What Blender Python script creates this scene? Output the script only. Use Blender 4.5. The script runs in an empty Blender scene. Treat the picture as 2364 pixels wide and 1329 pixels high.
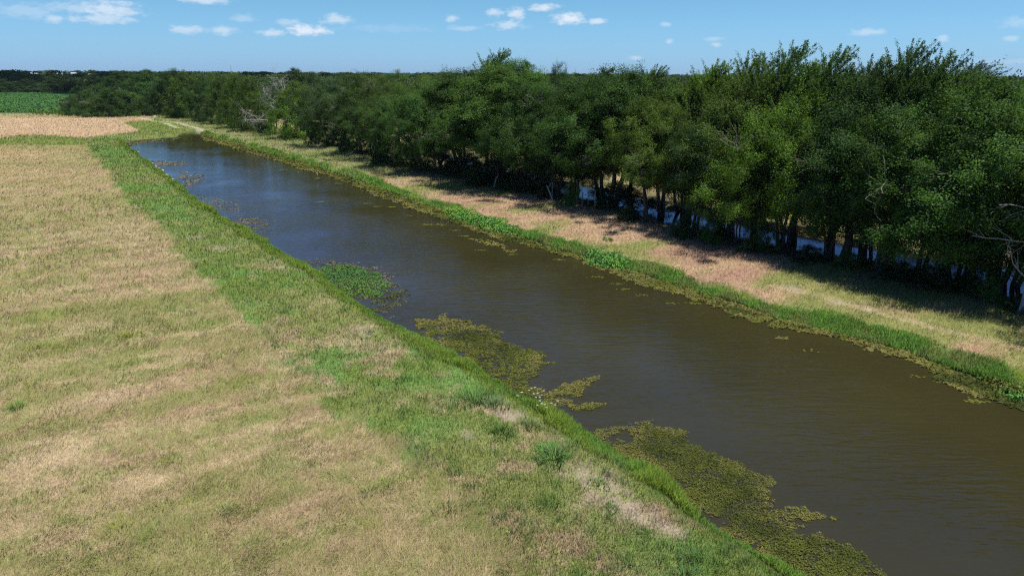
import bpy, math, random
import numpy as np
from mathutils import Matrix, Vector

RNG = np.random.default_rng(11)
random.seed(5)
SC = bpy.context.scene
COL = SC.collection

# ------------------------------------------------------------------ camera
W, H = 2364.0, 1329.0
FPX = 1627.0
CAM_H = 12.0
PITCH = math.radians(16.9)
ROLL = math.radians(0.34)
cam_d = bpy.data.cameras.new('camera')
cam = bpy.data.objects.new('camera', cam_d)
COL.objects.link(cam)
cam_d.sensor_fit = 'HORIZONTAL'
cam_d.angle = 2 * math.atan(W / 2 / FPX)
cam_d.clip_start = 0.5
cam_d.clip_end = 30000
RM = Matrix.Rotation(math.pi / 2 - PITCH, 3, 'X') @ Matrix.Rotation(ROLL, 3, 'Z')
cam.matrix_world = Matrix.Translation((0, 0, CAM_H)) @ RM.to_4x4()
SC.camera = cam


def ray(px, py):
    return RM @ Vector(((px - W / 2) / FPX, -(py - H / 2) / FPX, -1.0))


def G(px, py, z=0.0):
    """point of the level z seen at this place of the photograph"""
    d = ray(px, py)
    t = (z - CAM_H) / d.z
    return (d.x * t, d.y * t)


def GL(pts, z=0.0):
    return np.array([G(a, b, z) for a, b in pts])


# ------------------------------------------------------------------ noise
def _hash(ix, iy, seed):
    h = (ix.astype(np.int64) * 374761393 + iy.astype(np.int64) * 668265263 + seed * 1442695041) & 0xFFFFFFFF
    h = ((h ^ (h >> 13)) * 1274126177) & 0xFFFFFFFF
    h = ((h ^ (h >> 16)) * 2246822519) & 0xFFFFFFFF
    return ((h ^ (h >> 15)) & 0xFFFFFF).astype(np.float64) / float(0xFFFFFF)


def vnoise(x, y, seed=0):
    ix = np.floor(x); iy = np.floor(y)
    fx = x - ix; fy = y - iy
    fx = fx * fx * fx * (fx * (fx * 6 - 15) + 10); fy = fy * fy * fy * (fy * (fy * 6 - 15) + 10)
    a = _hash(ix, iy, seed); b = _hash(ix + 1, iy, seed)
    c = _hash(ix, iy + 1, seed); d = _hash(ix + 1, iy + 1, seed)
    return (a + (b - a) * fx) * (1 - fy) + (c + (d - c) * fx) * fy


def fbm(x, y, seed=0, oct=4, gain=0.55):
    s = 0; a = 1; t = 0
    for i in range(oct):
        s = s + a * vnoise(x * 2.03 ** i + 17.3 * i, y * 2.03 ** i - 9.1 * i, seed + i)
        t += a; a *= gain
    return s / t


def sstep(a, b, x):
    t = np.clip((x - a) / (b - a), 0, 1)
    return t * t * (3 - 2 * t)


def mix(a, b, t):
    return a + (b - a) * t


# ------------------------------------------------------------------ polylines, polygons
def dist_poly(x, y, P, closed=False):
    """distance to a polyline"""
    out = np.full(x.shape, 1e18)
    n = len(P)
    for i in range(n if closed else n - 1):
        ax, ay = P[i]; bx, by = P[(i + 1) % n]
        dx, dy = bx - ax, by - ay
        L = dx * dx + dy * dy + 1e-12
        t = np.clip(((x - ax) * dx + (y - ay) * dy) / L, 0, 1)
        qx = x - ax - t * dx; qy = y - ay - t * dy
        np.minimum(out, qx * qx + qy * qy, out=out)
    return np.sqrt(out)


def inside(x, y, P):
    r = np.zeros(x.shape, bool)
    n = len(P)
    for i in range(n):
        ax, ay = P[i]; bx, by = P[(i + 1) % n]
        if ay == by:
            continue
        c = (ay > y) != (by > y)
        r ^= c & (x < (bx - ax) * (y - ay) / (by - ay) + ax)
    return r


def sdf(x, y, P):
    d = dist_poly(x, y, P, True)
    return np.where(inside(x, y, P), -d, d)


WL = -0.38          # level of the canal
LEFT_PX = [(284, 327), (300, 345), (350, 380), (400, 420), (430, 447), (480, 482), (540, 518), (600, 556), (650, 590), (700, 613),
           (740, 640), (800, 680), (860, 718), (900, 742), (950, 772), (1000, 800), (1060, 832), (1120, 862), (1170, 892), (1230, 935),
           (1290, 970), (1340, 1005), (1400, 1040), (1440, 1060), (1500, 1100), (1560, 1150), (1620, 1200), (1700, 1255), (1760, 1295),
           (1820, 1335), (1990, 1440), (2250, 1600)]
RIGHT_PX = [(466, 309), (480, 315), (560, 337), (640, 360), (700, 376), (800, 408), (900, 442), (1000, 477), (1050, 493), (1100, 512),
            (1200, 547), (1300, 577), (1400, 607), (1500, 637), (1600, 667), (1700, 698), (1800, 735), (1900, 757), (2000, 784),
            (2100, 817), (2200, 852), (2300, 884), (2364, 905), (2600, 985), (3000, 1120), (3400, 1260)]
FAREND_PX = [(455, 305), (437, 304), (420, 308), (408, 316), (370, 319), (330, 322)]
ALGR_PX = [(470, 322), (530, 338), (580, 355), (640, 372), (700, 391), (760, 406), (830, 432), (880, 456), (950, 482), (1010, 500), (1050, 514),
           (1100, 536), (1160, 556), (1220, 567), (1290, 586), (1330, 594), (1365, 612), (1400, 626), (1450, 646), (1520, 672), (1600, 688), (1660, 712),
           (1740, 746), (1800, 757), (1900, 772), (1990, 797), (2060, 818), (2130, 848), (2165, 875), (2230, 905), (2290, 925), (2364, 945),
           (2600, 1030), (3000, 1170)]
LEFT = GL(LEFT_PX, WL)
RIGHT = GL(RIGHT_PX, WL)
CANAL = np.vstack([LEFT, RIGHT[::-1], GL(FAREND_PX, WL)])
ALG_R = np.vstack([GL(ALGR_PX, WL), GL(RIGHT_PX[:-1], WL)[::-1]])

MOWN_EDGE_PX = [(410, 304), (340, 309), (270, 314), (215, 320), (195, 328), (203, 342), (215, 357), (240, 386), (262, 416), (285, 445), (298, 472), (340, 495),
                (368, 520), (395, 545), (402, 580), (430, 608), (470, 640), (530, 688), (555, 720), (590, 752), (622, 792), (632, 830), (700, 866),
                (742, 920), (830, 980), (900, 1022), (970, 1082), (1050, 1150), (1130, 1250), (1200, 1335), (1350, 1500), (1500, 1700)]
MOWN = np.vstack([GL(MOWN_EDGE_PX), LEFT[::-1]])
CROP = GL([(-900, 217.5), (195, 215.5), (190, 262), (-900, 262)])
HAY = GL([(-900, 270), (265, 273), (292, 288), (322, 302), (270, 312), (200, 318), (120, 314), (-900, 314)])
TREE_LINE_PX = [(180, 262), (330, 266), (430, 276), (500, 288), (580, 305), (690, 322), (790, 348), (930, 392), (1070, 412), (1220, 450), (1300, 470), (1420, 492),
                (1500, 522), (1680, 565), (1810, 592), (1900, 618), (2030, 642), (2120, 662), (2220, 682), (2364, 718), (2700, 830), (3300, 1000)]
TREE_LINE = GL(TREE_LINE_PX)
CREEK_PX = [(930, 345), (1080, 377), (1290, 425), (1420, 462), (1550, 500), (1680, 530), (1800, 556), (1930, 578), (2050, 592), (2180, 618), (2300, 640), (2450, 690), (2900, 830), (3600, 1080), (4600, 1500)]
CREEK = GL(CREEK_PX, WL)
CREEK_HALF = 2.6
PATH_A = GL([(318, 273), (345, 277), (372, 283), (395, 290), (412, 297)])
PATH_B = GL([(372, 281), (400, 283), (432, 291), (462, 300), (490, 312)])
BERM_PATH = GL([(1780, 668), (1900, 690), (2050, 735), (2150, 765), (2300, 800), (2500, 850)])
DIRT = [(850, 768, 1.0, .45), (835, 755, .7, .3), (1180, 962, 1.1, .5), (1400, 1130, 1.2, .55), (1340, 1095, 1.1, .5), (1440, 1165, 1.0, .5), (1480, 1195, .9, .5), (1160, 965, .8, .4),
        (650, 620, .9, .4), (505, 575, 1.4, .5), (455, 550, 1.1, .4), (1085, 1005, .6, .4), (1550, 1225, .8, .4), (1835, 672, 1.0, .5), (1935, 705, 1.2, .5), (2005, 720, 1.0, .5)]
DIRT_W = [(G(a, b), r, s) for a, b, r, s in DIRT]

UX, UY = math.cos(math.radians(35)), math.sin(math.radians(35))   # the wind lays the hay this way


class Region:
    """what grows at each of the points"""
    def __init__(s, x, y):
        s.x, s.y = x, y
        s.r = np.hypot(x, y)
        s.dL = dist_poly(x, y, LEFT); s.dR = dist_poly(x, y, RIGHT)
        dc = np.minimum(np.minimum(s.dL, s.dR), dist_poly(x, y, np.vstack([RIGHT[:1], GL(FAREND_PX, WL), LEFT[:1]])))
        s.dc = np.where(inside(x, y, CANAL), -dc, dc) + (fbm(x * .45, y * .45, 201, 3) - .5) * .42
        s.right = inside(x, y, np.vstack([RIGHT, TREE_LINE[:0:-1]]))
        s.creek = dist_poly(x, y, CREEK) - CREEK_HALF - (vnoise(x * .13, y * .13, 77) - .5) * 2.4
        s.mown = inside(x, y, MOWN)
        s.mown_d = dist_poly(x, y, GL(MOWN_EDGE_PX))
        s.tree = inside(x, y, np.vstack([TREE_LINE, [(160, -40), (900, -60), (900, 900), (-200, 1200), G(-900, 215), G(195, 215)]]))
        s.tree_d = dist_poly(x, y, TREE_LINE)
        s.crop = inside(x, y, CROP)
        s.hay = inside(x, y, HAY)
        s.path = np.minimum(dist_poly(x, y, PATH_A), dist_poly(x, y, PATH_B))
        s.berm = dist_poly(x, y, BERM_PATH)

    def height(s):
        x, y = s.x, s.y
        bump = (fbm(x * .12, y * .12, 3, 3) - .5) * .35 + (fbm(x * .8, y * .8, 5, 2) - .5) * .07
        z = np.where(s.right & ~s.mown, .12, 0.0) + bump * sstep(0, 3, s.dc)
        out = WL + (z - WL) * sstep(-.1, 1.25, s.dc)
        inn = WL - np.minimum(1.3, -s.dc * .55)
        z = np.where(s.dc < 0, inn, out)
        cz = np.where(s.creek < 0, WL - np.minimum(.9, -s.creek * .5), WL + .6 * sstep(0, 2.2, s.creek))
        return np.minimum(z, np.where(s.creek < 2.2, cz, 9))


TAN = np.array([.40, .305, .185]); PINK = np.array([.36, .243, .165]); STRAW = np.array([.43, .33, .205])
OLIVE = np.array([.215, .226, .075]); GREEN = np.array([.115, .165, .035]); FRESH = np.array([.105, .195, .045])
DEEP = np.array([.055, .105, .018]); LIME = np.array([.15, .21, .03]); SOIL = np.array([.31, .25, .185])
LITTER = np.array([.16, .125, .075])


def c3(a, b, t):
    return a + (b - a) * t[:, None]


def ground_colour(R, rnd=None):
    """albedo of what grows at the points; rnd in 0..1 picks one of the mixed blades"""
    x, y = R.x, R.y
    n = len(x)
    if rnd is None:
        rnd = np.full(n, .5); k = 0.35
    else:
        k = 1.0
    u = x * UX + y * UY; v = -x * UY + y * UX
    streak = fbm(u * .20, v * .95, 21, 5, .62)
    blot = fbm(x * .34, y * .34, 31, 5, .6)
    big = fbm(x * .035, y * .06, 41, 3)
    fine = fbm(x * 1.1, y * 1.1, 51, 2)
    # hay meadow
    clump = fbm(x * 1.7, y * 1.7, 57, 4, .65)
    tan = sstep(.43, .61, (.5 + (streak - .5) * (1 - .65 * sstep(35, 80, R.r))) * .40 + blot * .25 + big * .12 + clump * .23 + (rnd - .5) * .36 * k)
    pk = sstep(.36, .60, fbm(u * .25 + 40, v * .8, 61, 4) + (np.roll(rnd, 7) - .5) * .5 * k)
    dry = c3(c3(TAN, PINK, pk), STRAW, sstep(.5, .72, np.roll(streak, 0) + (fine - .5) * .4) * .8)
    grn = c3(OLIVE * 1.0, GREEN * 1.22, sstep(.42, .7, fine * .5 + blot * .5 + (rnd - .5) * .4 * k))
    grn = c3(grn, LIME, sstep(.62, .75, fbm(x * .5, y * .5, 67, 3)) * .6)
    c = c3(grn, dry, .10 + tan * (.62 + .2 * sstep(.35, .6, big)))
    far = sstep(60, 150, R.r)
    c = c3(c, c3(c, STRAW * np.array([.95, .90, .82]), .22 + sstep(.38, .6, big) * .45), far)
    hayn = sstep(.3, .55, fbm(x * .05, y * .03, 44, 2))
    c = np.where(R.hay[:, None], c3(c, STRAW * np.array([.98, .93, .92]) * 1.06, .8 + .2 * hayn), c)
    # mown strip along the canal
    mb = fbm(x * .75, y * .75, 71, 5, .6)
    mg = c3(GREEN * 1.2, FRESH * 1.18, sstep(.4, .65, fbm(x * .5, y * .5, 73, 3) + (rnd - .5) * .3 * k))
    mg = c3(mg, OLIVE * .95, sstep(.45, .7, fbm(x * .12, y * .12, 74, 3) + (rnd - .5) * .2 * k) * .8)
    near = 1 - sstep(24, 60, R.r)
    md = sstep(.50, .64, mb * .65 + fbm(x * .2, y * .2, 72, 3) * .35 + (rnd - .5) * .30 * k + near * .055 - .05)
    m = c3(mg, c3(PINK * .92, TAN, pk), md * (.26 + .54 * near))
    edge = sstep(-.5, .35, R.mown_d * np.where(R.mown, 1, -1) + (fbm(x * .9, y * .9, 75, 3) - .5) * 2.2)
    on_left = (R.mown | (R.mown_d < 3)) & ~R.right
    c = np.where(on_left[:, None], c3(c, m, edge), c)
    # the far bank
    rb = c3(c3(PINK, TAN, pk) * np.array([1.0, .93, .93]), OLIVE * 1.05, sstep(.44, .60, fbm(u * .1 + 9, v * .25, 81, 4) + (rnd - .5) * .25 * k))
    rb = c3(rb, STRAW * .95, (1 - sstep(.2, .55, R.berm + (fine - .5) * .7)) * .7)
    rgreen = c3(GREEN * 1.25, OLIVE * 1.1, sstep(.35, .65, blot)) * np.array([1.0, .97, 1.25])
    rb = c3(rb, rgreen, sstep(70, 100, y + (blot - .5) * 40) * .92)
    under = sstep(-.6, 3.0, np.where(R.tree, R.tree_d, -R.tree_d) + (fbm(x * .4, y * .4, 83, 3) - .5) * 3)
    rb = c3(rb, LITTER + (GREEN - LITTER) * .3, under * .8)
    clear = sstep(1.0, 3.0, R.creek) * R.tree * (R.tree_d > CREEK_HALF + 4)
    rb = c3(rb, c3(LIME * 1.15, STRAW * .95, sstep(.35, .6, blot + .12 * sstep(8, 30, R.tree_d) + (rnd - .5) * .2)), clear * .95)
    rm = (R.right & ~R.mown) | R.tree
    c = np.where(rm[:, None], rb, c)
    # far end: green verge between hay and trees
    fe = (~rm) & (~R.mown) & (~R.hay) & (y > 120) & (x > G(300, 300)[0] - 12)
    c = np.where(fe[:, None], c3(OLIVE * .95, GREEN * 1.25, sstep(.4, .6, blot)), c)
    # waterside
    wet = 1 - sstep(.4, 1.25, R.dc + (fbm(x * .7, y * .7, 91, 3) - .5) * 1.0)
    wc = c3(DEEP * 1.5, LIME * .9, sstep(.35, .7, fine + (rnd - .5) * .4))
    c = c3(c, wc, wet * (R.dc > -.6))
    mud = (1 - sstep(.05, .45, np.abs(R.dc - .1))) * .7
    c = c3(c, np.array([.12, .095, .055]), mud)
    # bare soil
    for (qx, qy), rr, sx in DIRT_W:
        dd = np.hypot(x - qx, y - qy) / (rr * .72) + (fbm(x * 2.6, y * 2.6, 95, 4, .65) - .5) * 2.4 + (rnd - .5) * .6 * k
        c = c3(c, SOIL * (.9 + .25 * np.mean(rnd)), (1 - sstep(.35, .95, dd)) * .62)
    pth = 1 - sstep(.1, 1.2, R.path + (blot - .5) * 1.6)
    c = c3(c, np.array([.40, .37, .24]), pth * .8)
    # crops and far land
    cr = (R.crop) & (y > 150)
    c = np.where(cr[:, None], np.array([.05, .12, .03]), c)
    farl = sstep(450, 520, R.r)
    c = c3(c, np.array([.06, .09, .03]), farl)
    bed = sstep(.1, .8, -R.dc)
    c = c3(c, np.array([.06, .05, .025]), bed)
    return np.clip(c, .004, .8)


# ------------------------------------------------------------------ mesh helpers
def build_mesh(name, V, faces, col=None, smooth=False, attr=None):
    """faces: list of int arrays (n, k)"""
    me = bpy.data.meshes.new(name)
    V = np.ascontiguousarray(V, dtype=np.float32)
    me.vertices.add(len(V)); me.vertices.foreach_set('co', V.ravel())
    faces = [np.asarray(f, np.int32) for f in faces if len(f)]
    nl = sum(f.size for f in faces); nf = sum(len(f) for f in faces)
    me.loops.add(nl); me.polygons.add(nf)
    me.loops.foreach_set('vertex_index', np.concatenate([f.ravel() for f in faces]))
    st = []; o = 0
    for f in faces:
        st.append(o + np.arange(len(f), dtype=np.int32) * f.shape[1]); o += f.size
    me.polygons.foreach_set('loop_start', np.concatenate(st))
    if smooth:
        me.polygons.foreach_set('use_smooth', np.ones(nf, bool))
    me.update(calc_edges=True)
    if col is not None:
        a = me.color_attributes.new('col', 'FLOAT_COLOR', 'POINT')
        c4 = np.ones((len(V), 4), np.float32); c4[:, :3] = col
        a.data.foreach_set('color', c4.ravel())
    return me


def link(name, me, mat=None, parent=None):
    o = bpy.data.objects.new(name, me)
    COL.objects.link(o)
    if mat is not None and me is not None and len(me.materials) == 0:
        me.materials.append(mat)
    if parent is not None:
        o.parent = parent
    return o


def tag(o, label=None, cat=None, group=None, kind=None):
    if label: o['label'] = label
    if cat: o['category'] = cat
    if group: o['group'] = group
    if kind: o['kind'] = kind
    return o


class MB:
    """collects polygons of several sizes"""
    def __init__(s):
        s.V = []; s.F = {}; s.n = 0; s.C = []

    def add(s, V, F, col=None):
        V = np.asarray(V, float); F = np.asarray(F, int)
        s.V.append(V); s.F.setdefault(F.shape[1], []).append(F + s.n); s.n += len(V)
        s.C.append(np.broadcast_to(np.asarray(col if col is not None else (1, 1, 1), float), (len(V), 3)))

    def tube(s, P, r, n=6, col=None, cap=True):
        P = np.asarray(P, float); r = np.asarray(r, float)
        k = len(P)
        T = np.gradient(P, axis=0); T /= np.linalg.norm(T, axis=1)[:, None] + 1e-9
        ref = np.array([1., 0, 0]) if abs(T[0, 0]) < .8 else np.array([0, 1., 0])
        A = np.cross(T, ref); A /= np.linalg.norm(A, axis=1)[:, None] + 1e-9
        B = np.cross(T, A)
        an = np.arange(n) * 2 * math.pi / n
        V = P[:, None] + r[:, None, None] * (np.cos(an)[None, :, None] * A[:, None] + np.sin(an)[None, :, None] * B[:, None])
        V = V.reshape(-1, 3)
        i = np.arange(k - 1)[:, None] * n; j = np.arange(n)[None]; j2 = (j + 1) % n
        F = np.stack([i + j, i + j2, i + n + j2, i + n + j], -1).reshape(-1, 4)
        s.add(V, F, col)

    def leaves(s, Cc, A, N, L, Wd, col=None):
        """rhombic leaves at Cc along A with normals N"""
        A = A / (np.linalg.norm(A, axis=1)[:, None] + 1e-9)
        B = np.cross(N, A); B /= np.linalg.norm(B, axis=1)[:, None] + 1e-9
        L = np.broadcast_to(L, (len(Cc),))[:, None]; Wd = np.broadcast_to(Wd, (len(Cc),))[:, None]
        V = np.stack([Cc - A * L * .5, Cc + B * Wd * .5 - A * L * .08, Cc + A * L * .5, Cc - B * Wd * .5 - A * L * .08], 1).reshape(-1, 3)
        F = np.arange(len(Cc) * 4).reshape(-1, 4)
        if col is not None:
            col = np.repeat(col, 4, axis=0)
        s.add(V, F, col)

    def mesh(s, name, smooth=False, col=True):
        return build_mesh(name, np.vstack(s.V), [np.vstack(f) for f in s.F.values()], np.vstack(s.C) if col else None, smooth)

    def obj(s, name, mat, parent=None, smooth=False):
        return link(name, s.mesh(name, smooth), mat, parent)


def rdir(n, rng):
    v = rng.normal(size=(n, 3))
    return v / (np.linalg.norm(v, axis=1)[:, None] + 1e-9)


# ------------------------------------------------------------------ materials
def new_mat(name):
    m = bpy.data.materials.new(name); m.use_nodes = True
    nt = m.node_tree; nt.nodes.clear()
    out = nt.nodes.new('ShaderNodeOutputMaterial')
    return m, nt, out


def N(nt, t, **kw):
    n = nt.nodes.new(t)
    for k, v in kw.items():
        setattr(n, k, v)
    return n


def attr_col(nt):
    return N(nt, 'ShaderNodeAttribute', attribute_name='col').outputs['Color']


def mat_ground():
    m, nt, out = new_mat('ground soil and thatch')
    L = nt.links.new
    p = N(nt, 'ShaderNodeBsdfPrincipled'); p.inputs['Roughness'].default_value = .95; p.inputs['Specular IOR Level'].default_value = .1
    geo = N(nt, 'ShaderNodeNewGeometry')
    n1 = N(nt, 'ShaderNodeTexNoise'); n1.inputs['Scale'].default_value = 3.0; n1.inputs['Detail'].default_value = 8; n1.inputs['Roughness'].default_value = .75
    L(geo.outputs['Position'], n1.inputs['Vector'])
    mr = N(nt, 'ShaderNodeMapRange'); mr.inputs[1].default_value = .3; mr.inputs[2].default_value = .7; mr.inputs[3].default_value = .66; mr.inputs[4].default_value = 1.3
    L(n1.outputs['Fac'], mr.inputs[0])
    mx = N(nt, 'ShaderNodeVectorMath', operation='SCALE')
    L(attr_col(nt), mx.inputs[0]); L(mr.outputs[0], mx.inputs['Scale'])
    L(mx.outputs[0], p.inputs['Base Color'])
    b = N(nt, 'ShaderNodeBump'); b.inputs['Strength'].default_value = .6; b.inputs['Distance'].default_value = .12
    L(n1.outputs['Fac'], b.inputs['Height']); L(b.outputs[0], p.inputs['Normal'])
    L(p.outputs[0], out.inputs[0])
    return m


def mat_blades(name, trans=.3, up=.6):
    m, nt, out = new_mat(name)
    L = nt.links.new
    c = attr_col(nt)
    geo = N(nt, 'ShaderNodeNewGeometry')
    a = N(nt, 'ShaderNodeVectorMath', operation='SCALE'); a.inputs['Scale'].default_value = 1 - up
    L(geo.outputs['Normal'], a.inputs[0])
    ad = N(nt, 'ShaderNodeVectorMath', operation='ADD'); ad.inputs[1].default_value = (0, 0, up)
    L(a.outputs[0], ad.inputs[0])
    nm = N(nt, 'ShaderNodeVectorMath', operation='NORMALIZE'); L(ad.outputs[0], nm.inputs[0])
    d = N(nt, 'ShaderNodeBsdfDiffuse'); L(c, d.inputs[0]); L(nm.outputs[0], d.inputs['Normal'])
    t = N(nt, 'ShaderNodeBsdfTranslucent'); L(c, t.inputs[0])
    mx = N(nt, 'ShaderNodeMixShader'); mx.inputs[0].default_value = trans
    L(d.outputs[0], mx.inputs[1]); L(t.outputs[0], mx.inputs[2]); L(mx.outputs[0], out.inputs[0])
    return m


def tint_bark(m):
    nt = m.node_tree; p = [n for n in nt.nodes if n.type == 'BSDF_PRINCIPLED'][0]
    src = p.inputs['Base Color'].links[0].from_socket
    mu = N(nt, 'ShaderNodeMix', data_type='RGBA', blend_type='MULTIPLY'); mu.inputs[0].default_value = 1
    nt.links.new(src, mu.inputs[6]); nt.links.new(attr_col(nt), mu.inputs[7]); nt.links.new(mu.outputs[2], p.inputs['Base Color'])


def mat_leaf(name, trans=.28):
    m, nt, out = new_mat(name)
    L = nt.links.new
    oi = N(nt, 'ShaderNodeObjectInfo')
    mu = N(nt, 'ShaderNodeMix', data_type='RGBA', blend_type='MULTIPLY'); mu.inputs[0].default_value = 1
    L(attr_col(nt), mu.inputs[6]); L(oi.outputs['Color'], mu.inputs[7])
    p = N(nt, 'ShaderNodeBsdfPrincipled'); p.inputs['Roughness'].default_value = .65; p.inputs['Specular IOR Level'].default_value = .04
    L(mu.outputs[2], p.inputs['Base Color'])
    g = N(nt, 'ShaderNodeMix', data_type='RGBA', blend_type='MULTIPLY'); g.inputs[0].default_value = 1
    L(mu.outputs[2], g.inputs[6]); g.inputs[7].default_value = (1.5, 1.5, .6, 1)
    t = N(nt, 'ShaderNodeBsdfTranslucent'); L(g.outputs[2], t.inputs[0])
    mx = N(nt, 'ShaderNodeMixShader'); mx.inputs[0].default_value = trans
    L(p.outputs[0], mx.inputs[1]); L(t.outputs[0], mx.inputs[2]); L(mx.outputs[0], out.inputs[0])
    return m


def mat_plain(name, colour, rough=.8, spec=.2, scale=8, var=.35, bump=.3, dist=.02, stretch=(1, 1, 1)):
    m, nt, out = new_mat(name)
    L = nt.links.new
    p = N(nt, 'ShaderNodeBsdfPrincipled'); p.inputs['Roughness'].default_value = rough; p.inputs['Specular IOR Level'].default_value = spec
    tc = N(nt, 'ShaderNodeTexCoord'); mp = N(nt, 'ShaderNodeMapping'); mp.inputs['Scale'].default_value = stretch
    L(tc.outputs['Object'], mp.inputs[0])
    n1 = N(nt, 'ShaderNodeTexNoise'); n1.inputs['Scale'].default_value = scale; n1.inputs['Detail'].default_value = 6
    L(mp.outputs[0], n1.inputs['Vector'])
    cr = N(nt, 'ShaderNodeValToRGB')
    cr.color_ramp.elements[0].position = .3; cr.color_ramp.elements[1].position = .7
    cr.color_ramp.elements[0].color = (*[v * (1 - var) for v in colour], 1); cr.color_ramp.elements[1].color = (*[v * (1 + var) for v in colour], 1)
    L(n1.outputs['Fac'], cr.inputs[0]); L(cr.outputs[0], p.inputs['Base Color'])
    b = N(nt, 'ShaderNodeBump'); b.inputs['Strength'].default_value = bump; b.inputs['Distance'].default_value = dist
    L(n1.outputs['Fac'], b.inputs['Height']); L(b.outputs[0], p.inputs['Normal'])
    L(p.outputs[0], out.inputs[0])
    return m


def mat_water(name, base, wave=1.0):
    m, nt, out = new_mat(name)
    L = nt.links.new
    p = N(nt, 'ShaderNodeBsdfPrincipled'); p.inputs['Roughness'].default_value = .04; p.inputs['IOR'].default_value = 1.333
    p.inputs['Specular IOR Level'].default_value = .5
    if wave < .5:
        p.inputs['IOR'].default_value = 1.2
    geo = N(nt, 'ShaderNodeNewGeometry')
    # silt clouds in the water
    ns = N(nt, 'ShaderNodeTexNoise'); ns.inputs['Scale'].default_value = .09; ns.inputs['Detail'].default_value = 4
    L(geo.outputs['Position'], ns.inputs['Vector'])
    cr = N(nt, 'ShaderNodeValToRGB'); cr.color_ramp.elements[0].position = .3; cr.color_ramp.elements[1].position = .75
    cr.color_ramp.elements[0].color = (*[v * .8 for v in base], 1); cr.color_ramp.elements[1].color = (*[v * 1.2 for v in base], 1)
    L(ns.outputs['Fac'], cr.inputs[0]); L(cr.outputs[0], p.inputs['Base Color'])
    # wind ripples: long crests across the wind, gusts make them stronger or weaker
    mp = N(nt, 'ShaderNodeMapping'); mp.inputs['Rotation'].default_value = (0, 0, math.radians(-8)); mp.inputs['Scale'].default_value = (.75, 3.8, 1)
    L(geo.outputs['Position'], mp.inputs[0])
    r1 = N(nt, 'ShaderNodeTexNoise'); r1.inputs['Scale'].default_value = 1.0; r1.inputs['Detail'].default_value = 2.5; r1.inputs['Distortion'].default_value = .35
    L(mp.outputs[0], r1.inputs['Vector'])
    mp2 = N(nt, 'ShaderNodeMapping'); mp2.inputs['Rotation'].default_value = (0, 0, math.radians(14)); mp2.inputs['Scale'].default_value = (2.6, 10.0, 1)
    L(geo.outputs['Position'], mp2.inputs[0])
    r2 = N(nt, 'ShaderNodeTexNoise'); r2.inputs['Scale'].default_value = 1.0; r2.inputs['Detail'].default_value = 2
    L(mp2.outputs[0], r2.inputs['Vector'])
    ad = N(nt, 'ShaderNodeMath', operation='MULTIPLY_ADD'); ad.inputs[1].default_value = .35
    L(r2.outputs['Fac'], ad.inputs[0]); L(r1.outputs['Fac'], ad.inputs[2])
    gu = N(nt, 'ShaderNodeTexNoise'); gu.inputs['Scale'].default_value = .11; gu.inputs['Detail'].default_value = 3
    L(geo.outputs['Position'], gu.inputs['Vector'])
    gm = N(nt, 'ShaderNodeMapRange'); gm.inputs[1].default_value = .35; gm.inputs[2].default_value = .65; gm.inputs[3].default_value = .4 * wave; gm.inputs[4].default_value = 1.5 * wave
    L(gu.outputs['Fac'], gm.inputs[0])
    sx = N(nt, 'ShaderNodeSeparateXYZ'); L(geo.outputs['Position'], sx.inputs[0])
    sh = N(nt, 'ShaderNodeMapRange'); sh.inputs[1].default_value = 60; sh.inputs[2].default_value = 135; sh.inputs[3].default_value = 1; sh.inputs[4].default_value = .12
    L(sx.outputs[1], sh.inputs[0])
    sm = N(nt, 'ShaderNodeMath', operation='MULTIPLY'); L(gm.outputs[0], sm.inputs[0]); L(sh.outputs[0], sm.inputs[1])
    b = N(nt, 'ShaderNodeBump'); b.inputs['Distance'].default_value = .035
    L(sm.outputs[0], b.inputs['Strength']); L(ad.outputs[0], b.inputs['Height']); L(b.outputs[0], p.inputs['Normal'])
    L(p.outputs[0], out.inputs[0])
    return m


M_GROUND = mat_ground()
M_GRASS = mat_blades('meadow grass blades', .28, .62)
M_REED = mat_blades('waterside grass blades', .35, .45)
M_WEED = mat_blades('floating weed leaves', .2, .5)
M_LEAF = mat_leaf('tree leaves')
M_FAR = mat_leaf('distant leaves', .15)
M_BARK = mat_plain('furrowed bark', (.085, .070, .058), .9, .15, 9, .5, .8, .05, (3, 3, .6))
tint_bark(M_BARK)
M_DEAD = mat_plain('weathered dead wood', (.36, .335, .31), .8, .2, 7, .3, .5, .02, (3, 3, .6))
M_WATER = mat_water('muddy canal water', (.0285, .0252, .0095))
M_CREEK = mat_water('creek water', (.008, .008, .005), .35)
M_STONE = mat_plain('pale limestone', (.30, .285, .235), .85, .2, 5, .3, .6, .05)
M_POST = mat_plain('grey fence post wood', (.22, .19, .16), .85, .15, 12, .4, .5, .01, (4, 4, .5))
M_WHITE = mat_plain('white sheet metal', (.78, .78, .76), .5, .4, 2, .06, .1, .01)
M_WALLB = mat_plain('beige shed wall', (.45, .42, .37), .7, .3, 2, .1, .1, .01)
M_STEEL = mat_plain('galvanised steel', (.35, .36, .37), .5, .5, 6, .15, .1, .01)
M_CLOUD = mat_plain('cloud white', (.8, .8, .8), 1, 0, .01, .05, 0, .1)

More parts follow.
